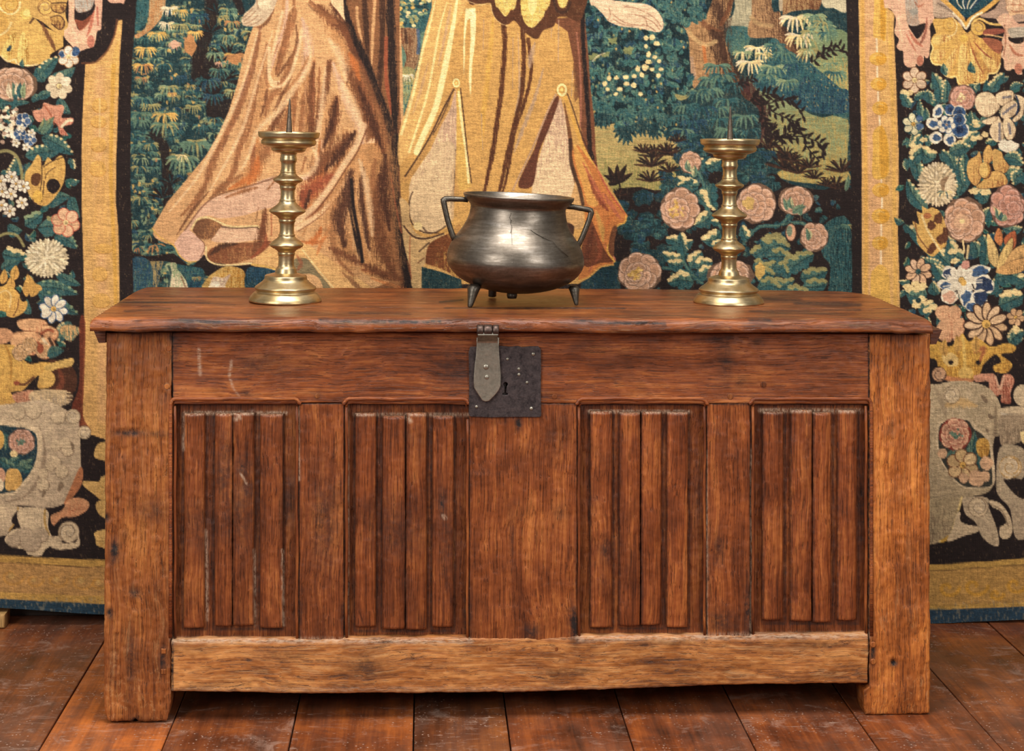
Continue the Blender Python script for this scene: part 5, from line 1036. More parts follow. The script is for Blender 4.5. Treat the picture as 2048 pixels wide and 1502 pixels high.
fill('300 870 345 940 400 950 400 980 330 1000 240 1030 270 960', 'stonel'); fill('318 860 330 830 370 900 400 940 350 940 310 920', 'k')
fill('330 800 450 800 460 850 500 960 510 1045 470 1045 420 1000 390 930 340 890 325 840', (190, 166, 132)); curl(405, 850, 54, 'stonel', 'stoned', 1.2, -1.5); L_('430 920 480 1000', 60, 'stone', .7)
fill('460 815 520 830 570 900 580 980 550 1015 515 1000 520 940 550 930 520 870 480 850', 'stonel'); fill('470 860 520 880 545 930 515 950 500 930', 'k'); line('470 835 530 870 560 950', 9, 'stoned', .7)
fill('-300 1150 175 1150 400 1135 654 1112 900 1100 900 1400 654 1370 400 1385 175 1400 -300 1400', (192, 150, 78), sm=False); fill('-300 1190 175 1185 400 1170 654 1148 900 1130 900 1330 654 1340 400 1355 175 1360 -300 1360', (186, 142, 78), sm=False); line('-300 1190 175 1182 400 1165 654 1145 900 1130', 6, 'brnd', .5)
for x, y, r in ((240, 1270, 60), (380, 1260, 70), (590, 1250, 60), (490, 1300, 40), (720, 1240, 60)):
    t = np.linspace(0, 6, 18); line(np.stack([x + r * (1 - t / 7) * np.cos(t), y + r * .8 * (1 - t / 7) * np.sin(t)], 1).ravel(), 26, (204, 148, 54), .75, .6)
fill('-300 1385 175 1380 400 1376 654 1360 900 1350 900 1600 -300 1600', (44, 66, 82), sm=False)
zone(0, 0, 1)

fill('250 1120 500 1128 1000 1136 1500 1134 1712 1126 1712 1300 250 1300', (190, 146, 76), sm=False); fill('250 1204 500 1210 1000 1216 1500 1218 1712 1212 1712 1300 250 1300', (40, 62, 76), sm=False)
# ================= age: dyed wools of several lots, threads worn through, weft streaks
cool = np.clip((CV[..., 2] - CV[..., 0] * .98) * 14, 0, 1) * (CV.mean(2) < .5)
cool[TM + 1190:] = 0
mel = np.clip((.55 * NFI + .45 * NST - .60) * 5, 0, 1) * np.clip((NBL - .30) * 3, 0, 1) * cool
CV += .38 * mel[..., None] * (np.array([.50, .44, .30], np.float32) - CV)
drk = np.clip((.35 - .55 * NFI - .45 * boxblur(NST, 2, 0)) * 6, 0, 1) * cool
CV *= 1 - .4 * drk[..., None]
dark = CV.mean(2) < .36
worn = (uniform_rank(boxblur(RNG.random((TH, TW)), 3, 0)) > .965) & dark & (NBL > .2)
CV[worn] += .40 * (np.array([.60, .48, .33], np.float32) - CV[worn])
low = np.zeros((TH, TW), bool); low[TM + 1195:] = True
worn2 = low & (uniform_rank(boxblur(boxblur(RNG.random((TH, TW)), 5, 0), 2, 1)) > .84)
CV[worn2] += .5 * (np.array([.62, .54, .42], np.float32) - CV[worn2])
rows = uniform_rank(boxblur(RNG.random((TH, TW)), 8, 1))
CV *= (1 + .20 * (rows - .5) + .22 * (NFI - .5) + .07 * (NBL - .5) + .12 * (NST - .5))[..., None]
np.clip(CV, 0, 1, out=CV)
# ---------------------------------------------------------------- floor and wall
def plank_mat():
    t = NT('floor_varnished_boards')
    co = t.n('ShaderNodeTexCoord').outputs['Object']; oi = t.n('ShaderNodeObjectInfo')
    co = t.n('ShaderNodeVectorMath', {0: co, 1: t.math('MULTIPLY', oi.outputs['Random'], 23.0)}, operation='ADD').outputs[0]
    streak = t.noise(t.mapping(co, (1, .06, 1)), 30, 5, .6); fine = t.noise(t.mapping(co, (1, .04, 1)), 190, 4, .6)
    cloud = t.noise(co, 6, 7, .65, .3); dirt = t.noise(co, 22, 8, .72, .4)
    f = t.math('ADD', t.math('MULTIPLY', streak, .5), t.math('ADD', t.math('MULTIPLY', fine, .2), t.math('MULTIPLY', cloud, .7)))
    ramp = t.n('ShaderNodeValToRGB', {0: t.rng(f, .52, .88)}); e = ramp.color_ramp.elements
    e[0].color = rgba(66, 36, 22); e[1].color = rgba(172, 96, 46); k = e.new(.5); k.color = rgba(120, 64, 35)
    col = t.mix(1.0, ramp.outputs[0], oi.outputs['Color'], 'MULTIPLY')
    dm = t.rng(dirt, .52, .74); col = t.mix(t.math('MULTIPLY', dm, .6), col, rgba(56, 42, 36))
    # scuffs: pale specks, short scratches across the boards, dusty smears
    spk = t.n('ShaderNodeTexVoronoi', {'Vector': co, 'Scale': 95, 'Randomness': 1.0}); sm = t.math('MULTIPLY', t.rng(spk.outputs['Distance'], .22, .10), t.rng(t.noise(co, 11, 4, .7), .46, .60))
    scr = t.noise(t.mapping(co, (.14, 1, 1)), 170, 3, .5, .8); scm = t.math('MULTIPLY', t.rng(scr, .64, .71), t.rng(t.noise(co, 4.3, 4, .6), .42, .6))
    smear = t.math('MULTIPLY', t.rng(t.noise(t.mapping(co, (.7, 1, 1)), 13, 8, .78, .9), .54, .67), .6)
    al = t.math('MAXIMUM', t.math('MAXIMUM', t.math('MULTIPLY', sm, .85), t.math('MULTIPLY', scm, .65)), t.math('MULTIPLY', smear, .7))
    dust = t.rng(t.noise(t.mapping(co, (1, .5, 1)), 5.5, 8, .7, .6), .44, .66)
    col = t.mix(t.math('MULTIPLY', dust, .30), col, rgba(128, 100, 86))
    saw = t.noise(t.mapping(co, (.03, 1, 1)), 240, 3, .6)
    col = t.mix(t.math('MULTIPLY', t.rng(saw, .55, .72), .22), col, rgba(58, 38, 30))
    col = t.mix(al, col, rgba(190, 160, 142))
    t.put(t.b.inputs['Base Color'], col)
    t.put(t.b.inputs['Roughness'], t.math('ADD', .30, t.math('ADD', t.math('MULTIPLY', dm, .22), t.math('MULTIPLY', al, .35))))
    t.bump(t.math('ADD', t.math('MULTIPLY', fine, .5), t.math('ADD', t.math('MULTIPLY', cloud, 1.2), t.math('MULTIPLY', al, .5))), .35, .002)
    return t.m
PLANK = plank_mat()
def plain(name, col, rough=.8, bump=(40, .2), metal=0.0, var=.15, scale=30):
    t = NT(name); co = t.n('ShaderNodeTexCoord').outputs['Object']
    n = t.noise(co, scale, 6, .65)
    t.put(t.b.inputs['Base Color'], t.mix(n, rgba(*[c * (1 - var) for c in col]), rgba(*[min(255, c * (1 + var)) for c in col])))
    t.b.inputs['Roughness'].default_value = rough; t.b.inputs['Metallic'].default_value = metal
    t.bump(t.noise(co, bump[0], 5, .6), bump[1], .002)
    return t.m
floor = new_mesh('floor', [(-3, -4, -.03), (3.6, -4, -.03), (3.6, .72, -.03), (-3, .72, -.03)], [(0, 1, 2, 3)], plain('dark_gap', (30, 20, 16)))
floor['kind'] = 'structure'
joints = [-2.06, -1.78, -1.50, -1.245, -.985, -.721, -.489, -.249, -.012, .174, .409, .643, .880, 1.120, 1.36, 1.60, 1.86, 2.12]
tints = [(1, 1, 1), (.9, .9, .9), (1, .95, .9), (1.0, .9, .85), (.78, .78, .82), (1.55, 1.50, 1.15), (.88, .88, .92), (1.02, 1.0, .98), (.80, .92, 1.06), (1.12, 1.08, 1.0), (1.06, 1.02, .96), (1.0, .96, .94), (.98, .94, .92), (.92, .92, .92), (.92, .9, .88), (1, .9, .9), (1, 1, 1)]
for i, (a, b) in enumerate(zip(joints, joints[1:])):
    g = .0014; r = .0012; z0 = -.03; dz = .0006 * math.sin(i * 2.3)
    y0, y1 = -3.9, .70
    xs = [(a + g, z0), (a + g, -r + dz), (a + g + r, dz), (b - g - r, dz), (b - g, -r + dz), (b - g, z0)]
    V = [(x, y, z) for y in (y0, y1) for x, z in xs]
    F = [(k, k + 1, k + 7, k + 6) for k in range(5)] + [(5, 4, 3, 2, 1, 0), (6, 7, 8, 9, 10, 11)]
    o = new_mesh('plank', V, [f[::-1] for f in F], PLANK, floor, smooth=False); o.color = (*tints[i], 1)
WALL = plain('wall_plaster', (176, 164, 150), .9)
wl = new_mesh('wall_back', [(-3, .715, -.03), (3.6, .715, -.03), (3.6, .715, 2.9), (-3, .715, 2.9), (-3, .76, -.03), (3.6, .76, -.03), (3.6, .76, 2.9), (-3, .76, 2.9)],
              [(0, 1, 2, 3), (5, 4, 7, 6), (4, 0, 3, 7), (1, 5, 6, 2), (3, 2, 6, 7)], WALL, smooth=False)
wl['kind'] = 'structure'
bb = new_mesh('baseboard_back', [(-3, .700, 0.001), (3.6, .700, 0.001), (3.6, .700, .016), (-3, .700, .016), (-3, .7148, .020), (3.6, .7148, .020)], [(0, 1, 2, 3), (3, 2, 5, 4)], plain('baseboard_paint', (60, 46, 38), .6), smooth=False)
bb['kind'] = 'structure'

# ---------------------------------------------------------------- the tapestry
TY = .615
def tap_material():
    t = NT('wool_and_silk_weave')
    co = t.n('ShaderNodeTexCoord').outputs['Object']
    col = t.attr('weave').outputs['Color']
    rib = t.n('ShaderNodeTexWave', {'Vector': t.mapping(co, (1, 1, 1)), 'Scale': 92, 'Distortion': 2.2, 'Detail': 2, 'Detail Scale': 2.0}, bands_direction='Z').outputs['Fac']
    warp = t.n('ShaderNodeTexWave', {'Vector': t.mapping(co, (1, 1, 1)), 'Scale': 70, 'Distortion': 2.5, 'Detail': 2, 'Detail Scale': 2.0}, bands_direction='X').outputs['Fac']
    thr = t.noise(t.mapping(co, (.35, 1, 1)), 520, 2, .6)
    k = t.math('ADD', .76, t.math('ADD', t.math('MULTIPLY', rib, .13), t.math('ADD', t.math('MULTIPLY', warp, .04), t.math('MULTIPLY', thr, .30))))
    t.put(t.b.inputs['Base Color'], t.mix(1.0, col, t.n('ShaderNodeCombineColor', {0: k, 1: k, 2: k}), 'MULTIPLY'))
    t.b.inputs['Roughness'].default_value = .92; t.b.inputs['Specular IOR Level'].default_value = .15
    t.put(t.b.inputs['Sheen Weight'], .12)
    t.bump(t.math('ADD', rib, t.math('ADD', t.math('MULTIPLY', warp, .4), thr)), .5, .0012)
    return t.m
def build_tapestry():
    zl = P(0, 1216, TY).z; x0 = P(-108, 600, TY).x; x1 = P(2156, 600, TY).x; ztop = P(1024, -106, TY).z
    nx = int((x1 - x0) / .0019)
    xs = np.linspace(x0, x1, nx)
    hu = np.array([-120, 0, 100, 200, 600, 1200, 1700, 1866, 1950, 2048, 2160]); hv = np.array([1212, 1216, 1222, 1229, 1232, 1236, 1241, 1241, 1237, 1232, 1228])
    zb = np.array([P(float(u), float(np.interp(u, hu, hv)), TY).z for u in np.linspace(-110, 2160, 60)]); ub = np.array([P(float(u), 1230, TY).x for u in np.linspace(-110, 2160, 60)])
    zbx = np.interp(xs, ub, zb)
    zmid = P(1024, 650, TY).z
    zr = np.concatenate([np.arange(ztop, zmid, -.0019), np.arange(zmid, .02, -.0032), [.02]])
    tpar = (zr - .02) / (ztop - .02)
    Z = zbx[None, :] + tpar[:, None] * (ztop - zbx[None, :]); X = np.broadcast_to(xs, Z.shape)
    u, v = proj(X, TY, Z)
    cx = np.clip(u + TM, 0, TW - 1.01); cy = np.clip(v + TM, 0, TH - 1.01)
    xi = cx.astype(int); yi = cy.astype(int); fx = (cx - xi)[..., None]; fy = (cy - yi)[..., None]
    col = (CV[yi, xi] * (1 - fx) + CV[yi, xi + 1] * fx) * (1 - fy) + (CV[yi + 1, xi] * (1 - fx) + CV[yi + 1, xi + 1] * fx) * fy
    lc = np.where(col <= .04045, col / 12.92, ((col + .055) / 1.055) ** 2.4).astype(np.float32)
    # the cloth hangs in shallow waves, deeper towards the free hem
    hang = 1 - tpar[:, None]
    Y = TY + .004 * vn(X * 3, Z * 1.5, 4) + hang ** 2 * (.010 * vn(X * 2.6, Z * .8, 5) + .006 * vn(X * 7, Z * 1.2, 6)) + .0016 * vn(X * 18, Z * 14, 8)
    Y += np.where(X > 1.0, hang ** 4 * -.02, 0)
    ny = len(zr)
    MAT = tap_material()
    cl = int(np.searchsorted(xs, P(264, 300, TY).x)); cr = int(np.searchsorted(xs, P(1704, 300, TY).x)); rg = int(np.argmin(np.abs(tpar * (ztop - .02) - .024)))
    def piece(name, r0, r1, c0, c1, parent):
        a = slice(r0, r1 + 1), slice(c0, c1 + 1)
        co = np.stack([X[a], Y[a], Z[a]], -1).reshape(-1, 3).astype(np.float32); m, n = r1 - r0 + 1, c1 - c0 + 1
        idx = np.arange(m * n, dtype=np.int32).reshape(m, n)
        f = np.stack([idx[:-1, :-1], idx[1:, :-1], idx[1:, 1:], idx[:-1, 1:]], -1).reshape(-1, 4)
        me = bpy.data.meshes.new(name); me.vertices.add(len(co)); me.vertices.foreach_set('co', co.ravel())
        me.loops.add(f.size); me.loops.foreach_set('vertex_index', f.ravel()); me.polygons.add(len(f))
        me.polygons.foreach_set('loop_start', np.arange(0, f.size, 4, dtype=np.int32)); me.polygons.foreach_set('loop_total', np.full(len(f), 4, np.int32))
        me.update(calc_edges=True); me.polygons.foreach_set('use_smooth', np.ones(len(f), bool))
        at = me.attributes.new('weave', 'FLOAT_COLOR', 'POINT')
        at.data.foreach_set('color', np.concatenate([lc[a].reshape(-1, 3), np.ones((len(co), 1), np.float32)], 1).ravel())
        me.materials.append(MAT); me.validate()
        o = bpy.data.objects.new(name, me); C.objects.link(o); adopt(o, parent); return o
    root = thing('tapestry', 'large woven tapestry of robed figures in a forest with flowered borders, hanging behind the chest', 'tapestry', (float(xs[nx // 2]), TY, 0.02))
    FIXED.add(root.name)
    piece('picture_field', 0, rg, cl, cr, root)
    a = piece('side_border', 0, rg, 0, cl, root); a['label'] = 'left border of flowers, shell and scrollwork with an ochre band'
    b = piece('side_border', 0, rg, cr, nx - 1, root); b['label'] = 'right border of flowers, shell and scrollwork with a beaded ochre band'
    h = piece('hem_galloon', rg, ny - 1, 0, nx - 1, root); h['label'] = 'worn dark blue woven hem'
    q = np.linspace(0, nx - 1, 80).astype(int); qr = np.linspace(0, ny - 1, 24).astype(int)
    V = [(X[r, c], Y[r, c] + .006, Z[r, c] + (.003 if r == ny - 1 else 0)) for r in qr for c in q]
    F = [(i * 80 + j, i * 80 + j + 1, (i + 1) * 80 + j + 1, (i + 1) * 80 + j) for i in range(23) for j in range(79)]
    new_mesh('lining', V, F, plain('linen_lining', (120, 104, 84), .95), root)
build_tapestry()
del CV, NST, NFI, NBL
blk = slab('wooden_block', [(PZ(-14, 1246, 0).x, .60, .034), (PZ(19, 1246, 0).x, .60, .034), (PZ(19, 1246, 0).x, .60, .001), (PZ(-14, 1246, 0).x, .60, .001)], (0, 1, 0), .05, wood('raw_pine', 'Z', (150, 112, 64), (188, 146, 88), (212, 172, 112), gloss=.7), amp=.0004, rag=.0004, mark=False)
tag(blk, 'small pale wooden block on the floor under the left end of the tapestry hem', 'block')

# ---------------------------------------------------------------- the chest
chest = thing('oak_chest', 'old waxed oak chest with linenfold front panels and an iron lock plate', 'chest', (.2, .25, 0)); FIXED.add(chest.name)
IN = (0, 1, 0)
def front(name, tl, tr, br, bl, Y, thick, mat, **k):
    return slab(name, [P(*tl, Y), P(*tr, Y), P(*br, Y), P(*bl, Y)], IN, thick, mat, k.pop('parent', chest), **k)
ZLID = .808; YB = .455
def to_floor(u, v, Y=0.0):
    p = P(u, v, Y); return (p.x, Y, .0008)
# stiles run down to the floor as feet
TLs, TRs = P(211, 663, 0), P(345, 663, 0)
def foot_warp(side):
    def w(pos, S, T):
        q = np.clip((T - .93) / .07, 0, 1)
        pos = pos.copy()
        if side == 'l':
            pos[..., 0] += .010 * q ** 3 * (1 - S) - .010 * q ** 3 * S
            pos[..., 2] += .006 * np.exp(-((S - .47) / .035) ** 2) * q ** 2 - .0004 * q
        else:
            r = np.clip((T - .925) / .01, 0, 1); pos[..., 0] -= .011 * r * (1 - S) ** 6 * (1 - .3 * q ** 6)
        return pos
    return w
slab('stile', [TLs, TRs, to_floor(342, 1447), to_floor(205, 1447)], IN, .062, OAK_WORN_V, chest, (.006, .002, .003, .007), amp=.0016, rag=.0022, seed=3, warp=foot_warp('l'), color=(.86, .82, .80),
     notch=[(.18, .515, .012, .02, .003), (.44, .256, .03, .006, .002), (.05, .477, .006, .008, .003), (.44, .70, .008, .01, .002), (.10, .72, .006, .008, .002)])
slab('stile', [P(1737, 667, 0), P(1863, 667, 0), to_floor(1862, 1432), to_floor(1738, 1432)], IN, .062, OAK_WORN_V, chest, (.002, .007, .003, .006), amp=.0016, rag=.0022, seed=9, warp=foot_warp('r'), color=(1.30, 1.22, 1.04), notch=[(.40, .862, .0045, .0045, .010)])
# rails
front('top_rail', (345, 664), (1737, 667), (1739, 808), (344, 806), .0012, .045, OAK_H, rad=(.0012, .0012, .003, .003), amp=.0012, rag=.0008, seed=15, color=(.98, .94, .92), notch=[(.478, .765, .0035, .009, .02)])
front('bottom_rail', (342, 1279), (1737, 1268), (1737, 1368), (342, 1384), -.001, .05, OAK_WORN, rad=(.001, .001, .010, .006), amp=.0018, rag=.0018, seed=21, color=(.98, .92, .86),
      warp=lambda pos, S, T: pos + np.stack([0 * S, 0 * S, -.010 * np.sin(np.clip(S / .8, 0, 1) * math.pi) * T], -1))
# upright muntins between the panels
for (tl, tr, br, bl), col, sd in ((((597, 807), (689, 807), (688, 1280), (598, 1280)), (.90, .84, .82), 31), (((938, 807), (1155, 807), (1155, 1281), (938, 1281)), (.98, .92, .88), 33), (((1413, 807), (1502, 806), (1501, 1275), (1413, 1277)), (1.0, .92, .86), 37)):
    front('muntin', tl, tr, br, bl, .0024, .04, OAK_V, rad=(.004, .004, .001, .001), amp=.0012, rag=.0016, seed=sd, color=col)
# linenfold panels: each a recessed board carrying four carved folds
PANELS = [((344, 802, 597, 1282), [(367, 409, 'l'), (428, 465, 'r'), (465, 508, 'l'), (519, 566, 'r')], 827, 1256, (.86, .80, .78)),
          ((689, 802, 938, 1284), [(710, 753, 'l'), (764, 811, 'r'), (812, 855, 'l'), (864, 908, 'r')], 829, 1260, (.86, .78, .74)),
          ((1155, 802, 1413, 1282), [(1181, 1226, 'l'), (1239, 1282, 'r'), (1283, 1325, 'l'), (1334, 1377, 'r')], 824, 1255, (.92, .82, .76)),
          ((1502, 802, 1738, 1276), [(1526, 1569, 'l'), (1582, 1626, 'r'), (1627, 1665, 'l'), (1676, 1716, 'r')], 822, 1245, (.86, .76, .72))]
def foldprof(kind, sd):
    def f(S, T):
        x = S if kind == 'l' else 1 - S
        body = np.sqrt(np.clip(1 - ((x - .44) / .50) ** 2, 0, 1))            # swelling fold
        bead = np.sqrt(np.clip(1 - ((x - .91) / .085) ** 2, 0, 1)) * .62     # thin roll at its edge
        hgt = np.maximum(np.clip(body, 0, 1) ** .8, bead)
        end = np.clip(np.minimum(T, 1 - T) / .008, 0, 1) ** .5
        wv = .06 * vn(T * 7, S * 1.5, sd)
        return .0135 * (1 - np.clip(hgt + wv, 0, 1.05) * (.35 + .65 * end))
    return f
for pi, ((ua, va, ub, vb), folds, ft, fb, col) in enumerate(PANELS):
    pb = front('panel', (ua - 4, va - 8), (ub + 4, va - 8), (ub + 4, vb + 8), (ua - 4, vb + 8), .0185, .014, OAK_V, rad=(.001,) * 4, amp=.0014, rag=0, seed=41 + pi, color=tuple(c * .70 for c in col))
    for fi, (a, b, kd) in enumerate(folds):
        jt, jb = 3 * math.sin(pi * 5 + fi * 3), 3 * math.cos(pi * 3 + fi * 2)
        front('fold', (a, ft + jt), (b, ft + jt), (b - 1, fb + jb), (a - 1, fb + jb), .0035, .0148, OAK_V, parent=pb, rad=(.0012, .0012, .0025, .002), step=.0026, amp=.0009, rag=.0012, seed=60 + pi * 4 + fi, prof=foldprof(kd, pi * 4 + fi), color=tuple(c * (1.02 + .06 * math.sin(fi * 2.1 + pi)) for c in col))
# run mouldings round the openings
def run(name, pl, r, Y, mat, col=(1, 1, 1), parent=chest):
    q = []
    for i, (u, v) in enumerate(pl): q.append(P(u, v + .5 * math.sin(u * .05), Y))
    return tube(name, q, r, mat, parent, 8, .8, col)
for (a, b, hl, hr) in ((342, 598, True, False), (689, 936, False, False), (1155, 1413, False, False), (1502, 1742, False, True)):
    top = 797.5
    pl = [(a - 1, 1276), (a - 1, 1150), (a - 1, 980), (a - 1, 830)] if hl else [(a - 4, 808)]
    pl += [(a, 806), (a + 3, 800), (a + 9, top)] + [(u, top + .6 * math.sin(u * .09)) for u in range(a + 24, b - 20, 24)] + [(b - 9, top), (b - 3, 800), (b, 806)]
    pl += [(b + 1, 830), (b + 1, 980), (b + 1, 1150), (b + 1, 1272)] if hr else [(b + 4, 808)]
    run('moulding', pl, .0038, -.0002, OAK_H, (.95, .88, .84))
    pl2 = [(a + 3, 812), (a + 6, 806)] + [(u, 805 + .5 * math.sin(u * .07)) for u in range(a + 16, b - 12, 28)] + [(b - 5, 806), (b - 2, 812)]
    run('moulding', pl2, .0030, .0045, OAK_H, (.74, .66, .62))
for u, y0, y1 in ((594, 812, 1276), (693, 812, 1278), (935, 838, 1278), (1158, 812, 1276), (1409, 812, 1272), (1506, 812, 1270), (350, 812, 1276), (1732, 812, 1268)):
    run('moulding', [(u + .8 * math.sin(y * .03), y) for y in np.linspace(y0, y1, 14)], .0030, .006, OAK_V, (.82, .74, .70))
# lid: two boards with a rounded, worn nosing; battens beneath the ends
xl, xr = -.650, 1.021
YF, YS = -.040, .140
def lidwarp(front_board):
    def w(pos, S, T):
        pos = pos.copy()
        if front_board:
            pos[..., 1] += .003 * (vn(pos[..., 0] * 5, pos[..., 1] * 0, 71) - .3) * T ** 3
            pos[..., 2] -= .0028 * np.clip(vn(pos[..., 0] * 11, pos[..., 1] * 30, 72) + .6 * vn(pos[..., 0] * 37, pos[..., 1] * 60, 73), 0, 1) * T ** 14
        else:
            pos[..., 0] -= np.where(S > .5, .055 * np.clip((.30 - T) / .30, 0, 1) ** 2, -.012 * np.clip((.25 - T) / .25, 0, 1) ** 2) * np.abs(2 * S - 1) ** 8
            pos[..., 1] -= .035 * np.clip((S - .62) / .38, 0, 1) ** 1.6 * (1 - T)
        return pos
    return w
DOWN = (0, 0, -1)
lb = slab('lid_board', [(xl, .505, ZLID), (xr, .505, ZLID), (xr, YS + .0007, ZLID), (xl, YS + .0007, ZLID)], DOWN, .026, OAK_LID, chest, (.012, .012, .004, .0015), step=.0042, amp=.0005, rag=.0012, seed=81, warp=lidwarp(False), color=(.98, .95, .92))
lf_ = slab('lid_board', [(xl, YS - .0007, ZLID), (xr, YS - .0007, ZLID), (xr, YF, ZLID), (xl, YF, ZLID)], DOWN, .026, OAK_LID, chest, (.012, .012, .0015, .019), step=.003, amp=.0006, rag=.0014, seed=85, warp=lidwarp(True), color=(1.04, 1.0, .98))
for u0, u1, dx in ((184, 211, .007), (1862, 1886, -.007)):
    a, b = P(u0, 663, .0), P(u1, 663, .0)
    x0, x1 = (a.x, b.x - .001) if dx > 0 else (a.x + .001, b.x)
    V = [(x0, .006, .7815), (x1, .006, .7815), (x1 - (0 if dx > 0 else .012), .006, .752), (x0 + (.012 if dx > 0 else 0), .006, .752)]
    V += [(x, .43, z) for x, _, z in V]
    bt = new_mesh('lid_batten', V, [(0, 3, 2, 1), (4, 5, 6, 7), (0, 1, 5, 4), (1, 2, 6, 5), (2, 3, 7, 6), (3, 0, 4, 7)], OAK_H, chest, smooth=False); bt.color = (.42, .38, .36, 1)
# carcase behind the front
xs0, xs1 = TLs.x + .004, P(1863, 667, 0).x - .004
for nm, x, sgn in (('side_panel', xs0 + .012, 1), ('side_panel', xs1 - .012, -1)):
    slab(nm, [(x, YB - .05, .77), (x, .055, .77), (x, .055, .07), (x, YB - .05, .07)] if sgn > 0 else [(x, .055, .77), (x, YB - .05, .77), (x, YB - .05, .07), (x, .055, .07)], (sgn, 0, 0), .022, OAK_V, chest, step=.02, seed=91, mark=False, color=(.8, .75, .7))
for x0, x1 in ((xs0, xs0 + .075), (xs1 - .075, xs1)):
    slab('back_post', [(x1, YB + .008, .778), (x0, YB + .008, .778), (x0, YB + .008, .0008), (x1, YB + .008, .0008)], (0, -1, 0), .055, OAK_V, chest, step=.012, seed=93, mark=False, color=(.8, .75, .7))
slab('back_panel', [(xs1 - .076, YB - .004, .77), (xs0 + .076, YB - .004, .77), (xs0 + .076, YB - .004, .07), (xs1 - .076, YB - .004, .07)], (0, -1, 0), .022, OAK_H, chest, step=.03, seed=95, mark=False, color=(.7, .66, .6))
slab('bottom_board', [(xs0 + .04, .42, .09), (xs1 - .04, .42, .09), (xs1 - .04, .053, .09), (xs0 + .04, .053, .09)], DOWN, .02, OAK_H, chest, step=.04, seed=97, mark=False, color=(.6, .56, .52))
# pegs
PEG = OAK_WORN_V
def peg(u, v, r, Y, sq=False, col=(1, 1, 1), out=.0012):
    p = P(u, v, Y); n = 4 if sq else 10; r *= .001
    V = []; F = []
    for k, (rr, d) in enumerate(((1, .008), (1, -out * .5), (.8, -out))):
        for i in range(n):
            a = 2 * math.pi * i / n + (.785 if sq else 0); V.append((p.x + r * rr * math.cos(a), Y + d, p.z + r * rr * math.sin(a)))
    for k in range(2):
        for i in range(n): F.append((k * n + i, k * n + (i + 1) % n, (k + 1) * n + (i + 1) % n, (k + 1) * n + i))
    F.append(tuple(2 * n + i for i in range(n)))
    o = new_mesh('peg', V, F, PEG, chest, smooth=False); o.color = (*col, 1)
for u, v, r in ((337, 697, 6), (334, 773, 6)): peg(u, v, r, .0005, False, (1.15, 1.1, 1.05), .002)
for u, v in ((328, 1302), (327, 1343)): peg(u, v, 7, .0005, True, (.9, .86, .82), .003)
for u, v in ((1746, 1289), (1746, 1323)): peg(u, v, 6, .0005, False, (1.1, 1.0, .9), .002)
for u, v, r in ((635, 792, 5), (1461, 793, 6), (1527, 769, 6), (1109, 793, 5), (977, 1299, 6), (1113, 1298, 5), (1457, 1287, 5), (1626, 1296, 5), (638, 1294, 5)): peg(u, v, r, .0008, False, (.62, .54, .5), .0008)

# ---------------------------------------------------------------- iron work
def iron_mat(name, dark, light, rough, sc=70, metal=.85):
    t = NT(name); co = t.n('ShaderNodeTexCoord').outputs['Object']
    a = t.noise(co, sc, 7, .7, .3); b = t.noise(co, sc * 4, 4, .7)
    f = t.rng(t.math('ADD', t.math('MULTIPLY', a, .7), t.math('MULTIPLY', b, .3)), .36, .68)
    t.put(t.b.inputs['Base Color'], t.mix(f, rgba(*dark), rgba(*light)))
    t.b.inputs['Metallic'].default_value = metal
    t.put(t.b.inputs['Roughness'], t.rng(a, .3, .7, rough + .12, rough - .06))
    t.bump(t.math('ADD', a, t.math('MULTIPLY', b, .5)), .45, .0012)
    return t.m
IRON = iron_mat('forged_iron', (52, 47, 49), (112, 102, 102), .50)
IRON_D = iron_mat('hinge_iron', (58, 46, 42), (112, 94, 86), .40)
STEEL = iron_mat('rubbed_steel', (128, 124, 112), (196, 190, 174), .40, 45)
def xf_front(Y):
    return lambda co: (lambda p: Vector((p.x, Y - co.z, p.z)))(P(co.x, co.y, Y))
def xfm(Y): 
    def f(co):
        p = P(co.x, co.y, Y); return Vector((p.x, Y - co.z * .001, p.z))
    return f
kh = [(1011 + 5.2 * math.cos(a), 768.5 + 5.2 * math.sin(a)) for a in np.linspace(math.pi * .70, math.pi * 2.30, 14)]
kh = kh + [(1012.6, 784), (1016.5, 786.5), (1017, 789.5), (1010.5, 791), (1003.5, 789.5), (1004, 786.5), (1008.4, 784)]
out = [(938, 704), (941, 694), (980, 693.5), (1000, 692), (1020, 694), (1036, 692.5), (1044, 695), (1060, 693), (1076, 693), (1081, 699), (1081.5, 740), (1081, 790), (1082, 831), (1079, 833.5), (1030, 833), (980, 834), (940, 832), (938, 826), (939, 770)]
lock = plate('lock_plate', [out, kh], 2.6, .7, IRON, chest, xfm(-.0022))
lock['label'] = 'square dark iron lock plate with a keyhole'
def dome(name, u, v, r, Y, mat, parent, h=.7):
    p = P(u, v, Y); r *= .001; V = []; F = []; n = 12
    for k, t in enumerate((0, .4, .8, 1.2)):
        for i in range(n): a = 2 * math.pi * i / n; V.append((p.x + r * math.cos(t) * math.cos(a), Y - r * h * math.sin(t) + (.002 if k == 0 else 0), p.z + r * math.cos(t) * math.sin(a)))
    for k in range(3):
        for i in range(n): F.append((k * n + i, k * n + (i + 1) % n, (k + 1) * n + (i + 1) % n, (k + 1) * n + i))
    F.append(tuple(3 * n + i for i in range(n)))
    return new_mesh(name, V, F, mat, parent)
for u, v, r in ((1066.5, 708, 4), (1015, 718, 3.2), (1037.6, 738, 3.6), (1037.8, 749, 3.6), (1054, 765, 3.2), (953, 813.5, 3.4), (1062.6, 817, 4)): dome('nail', u, v, r, -.0042, STEEL, lock)
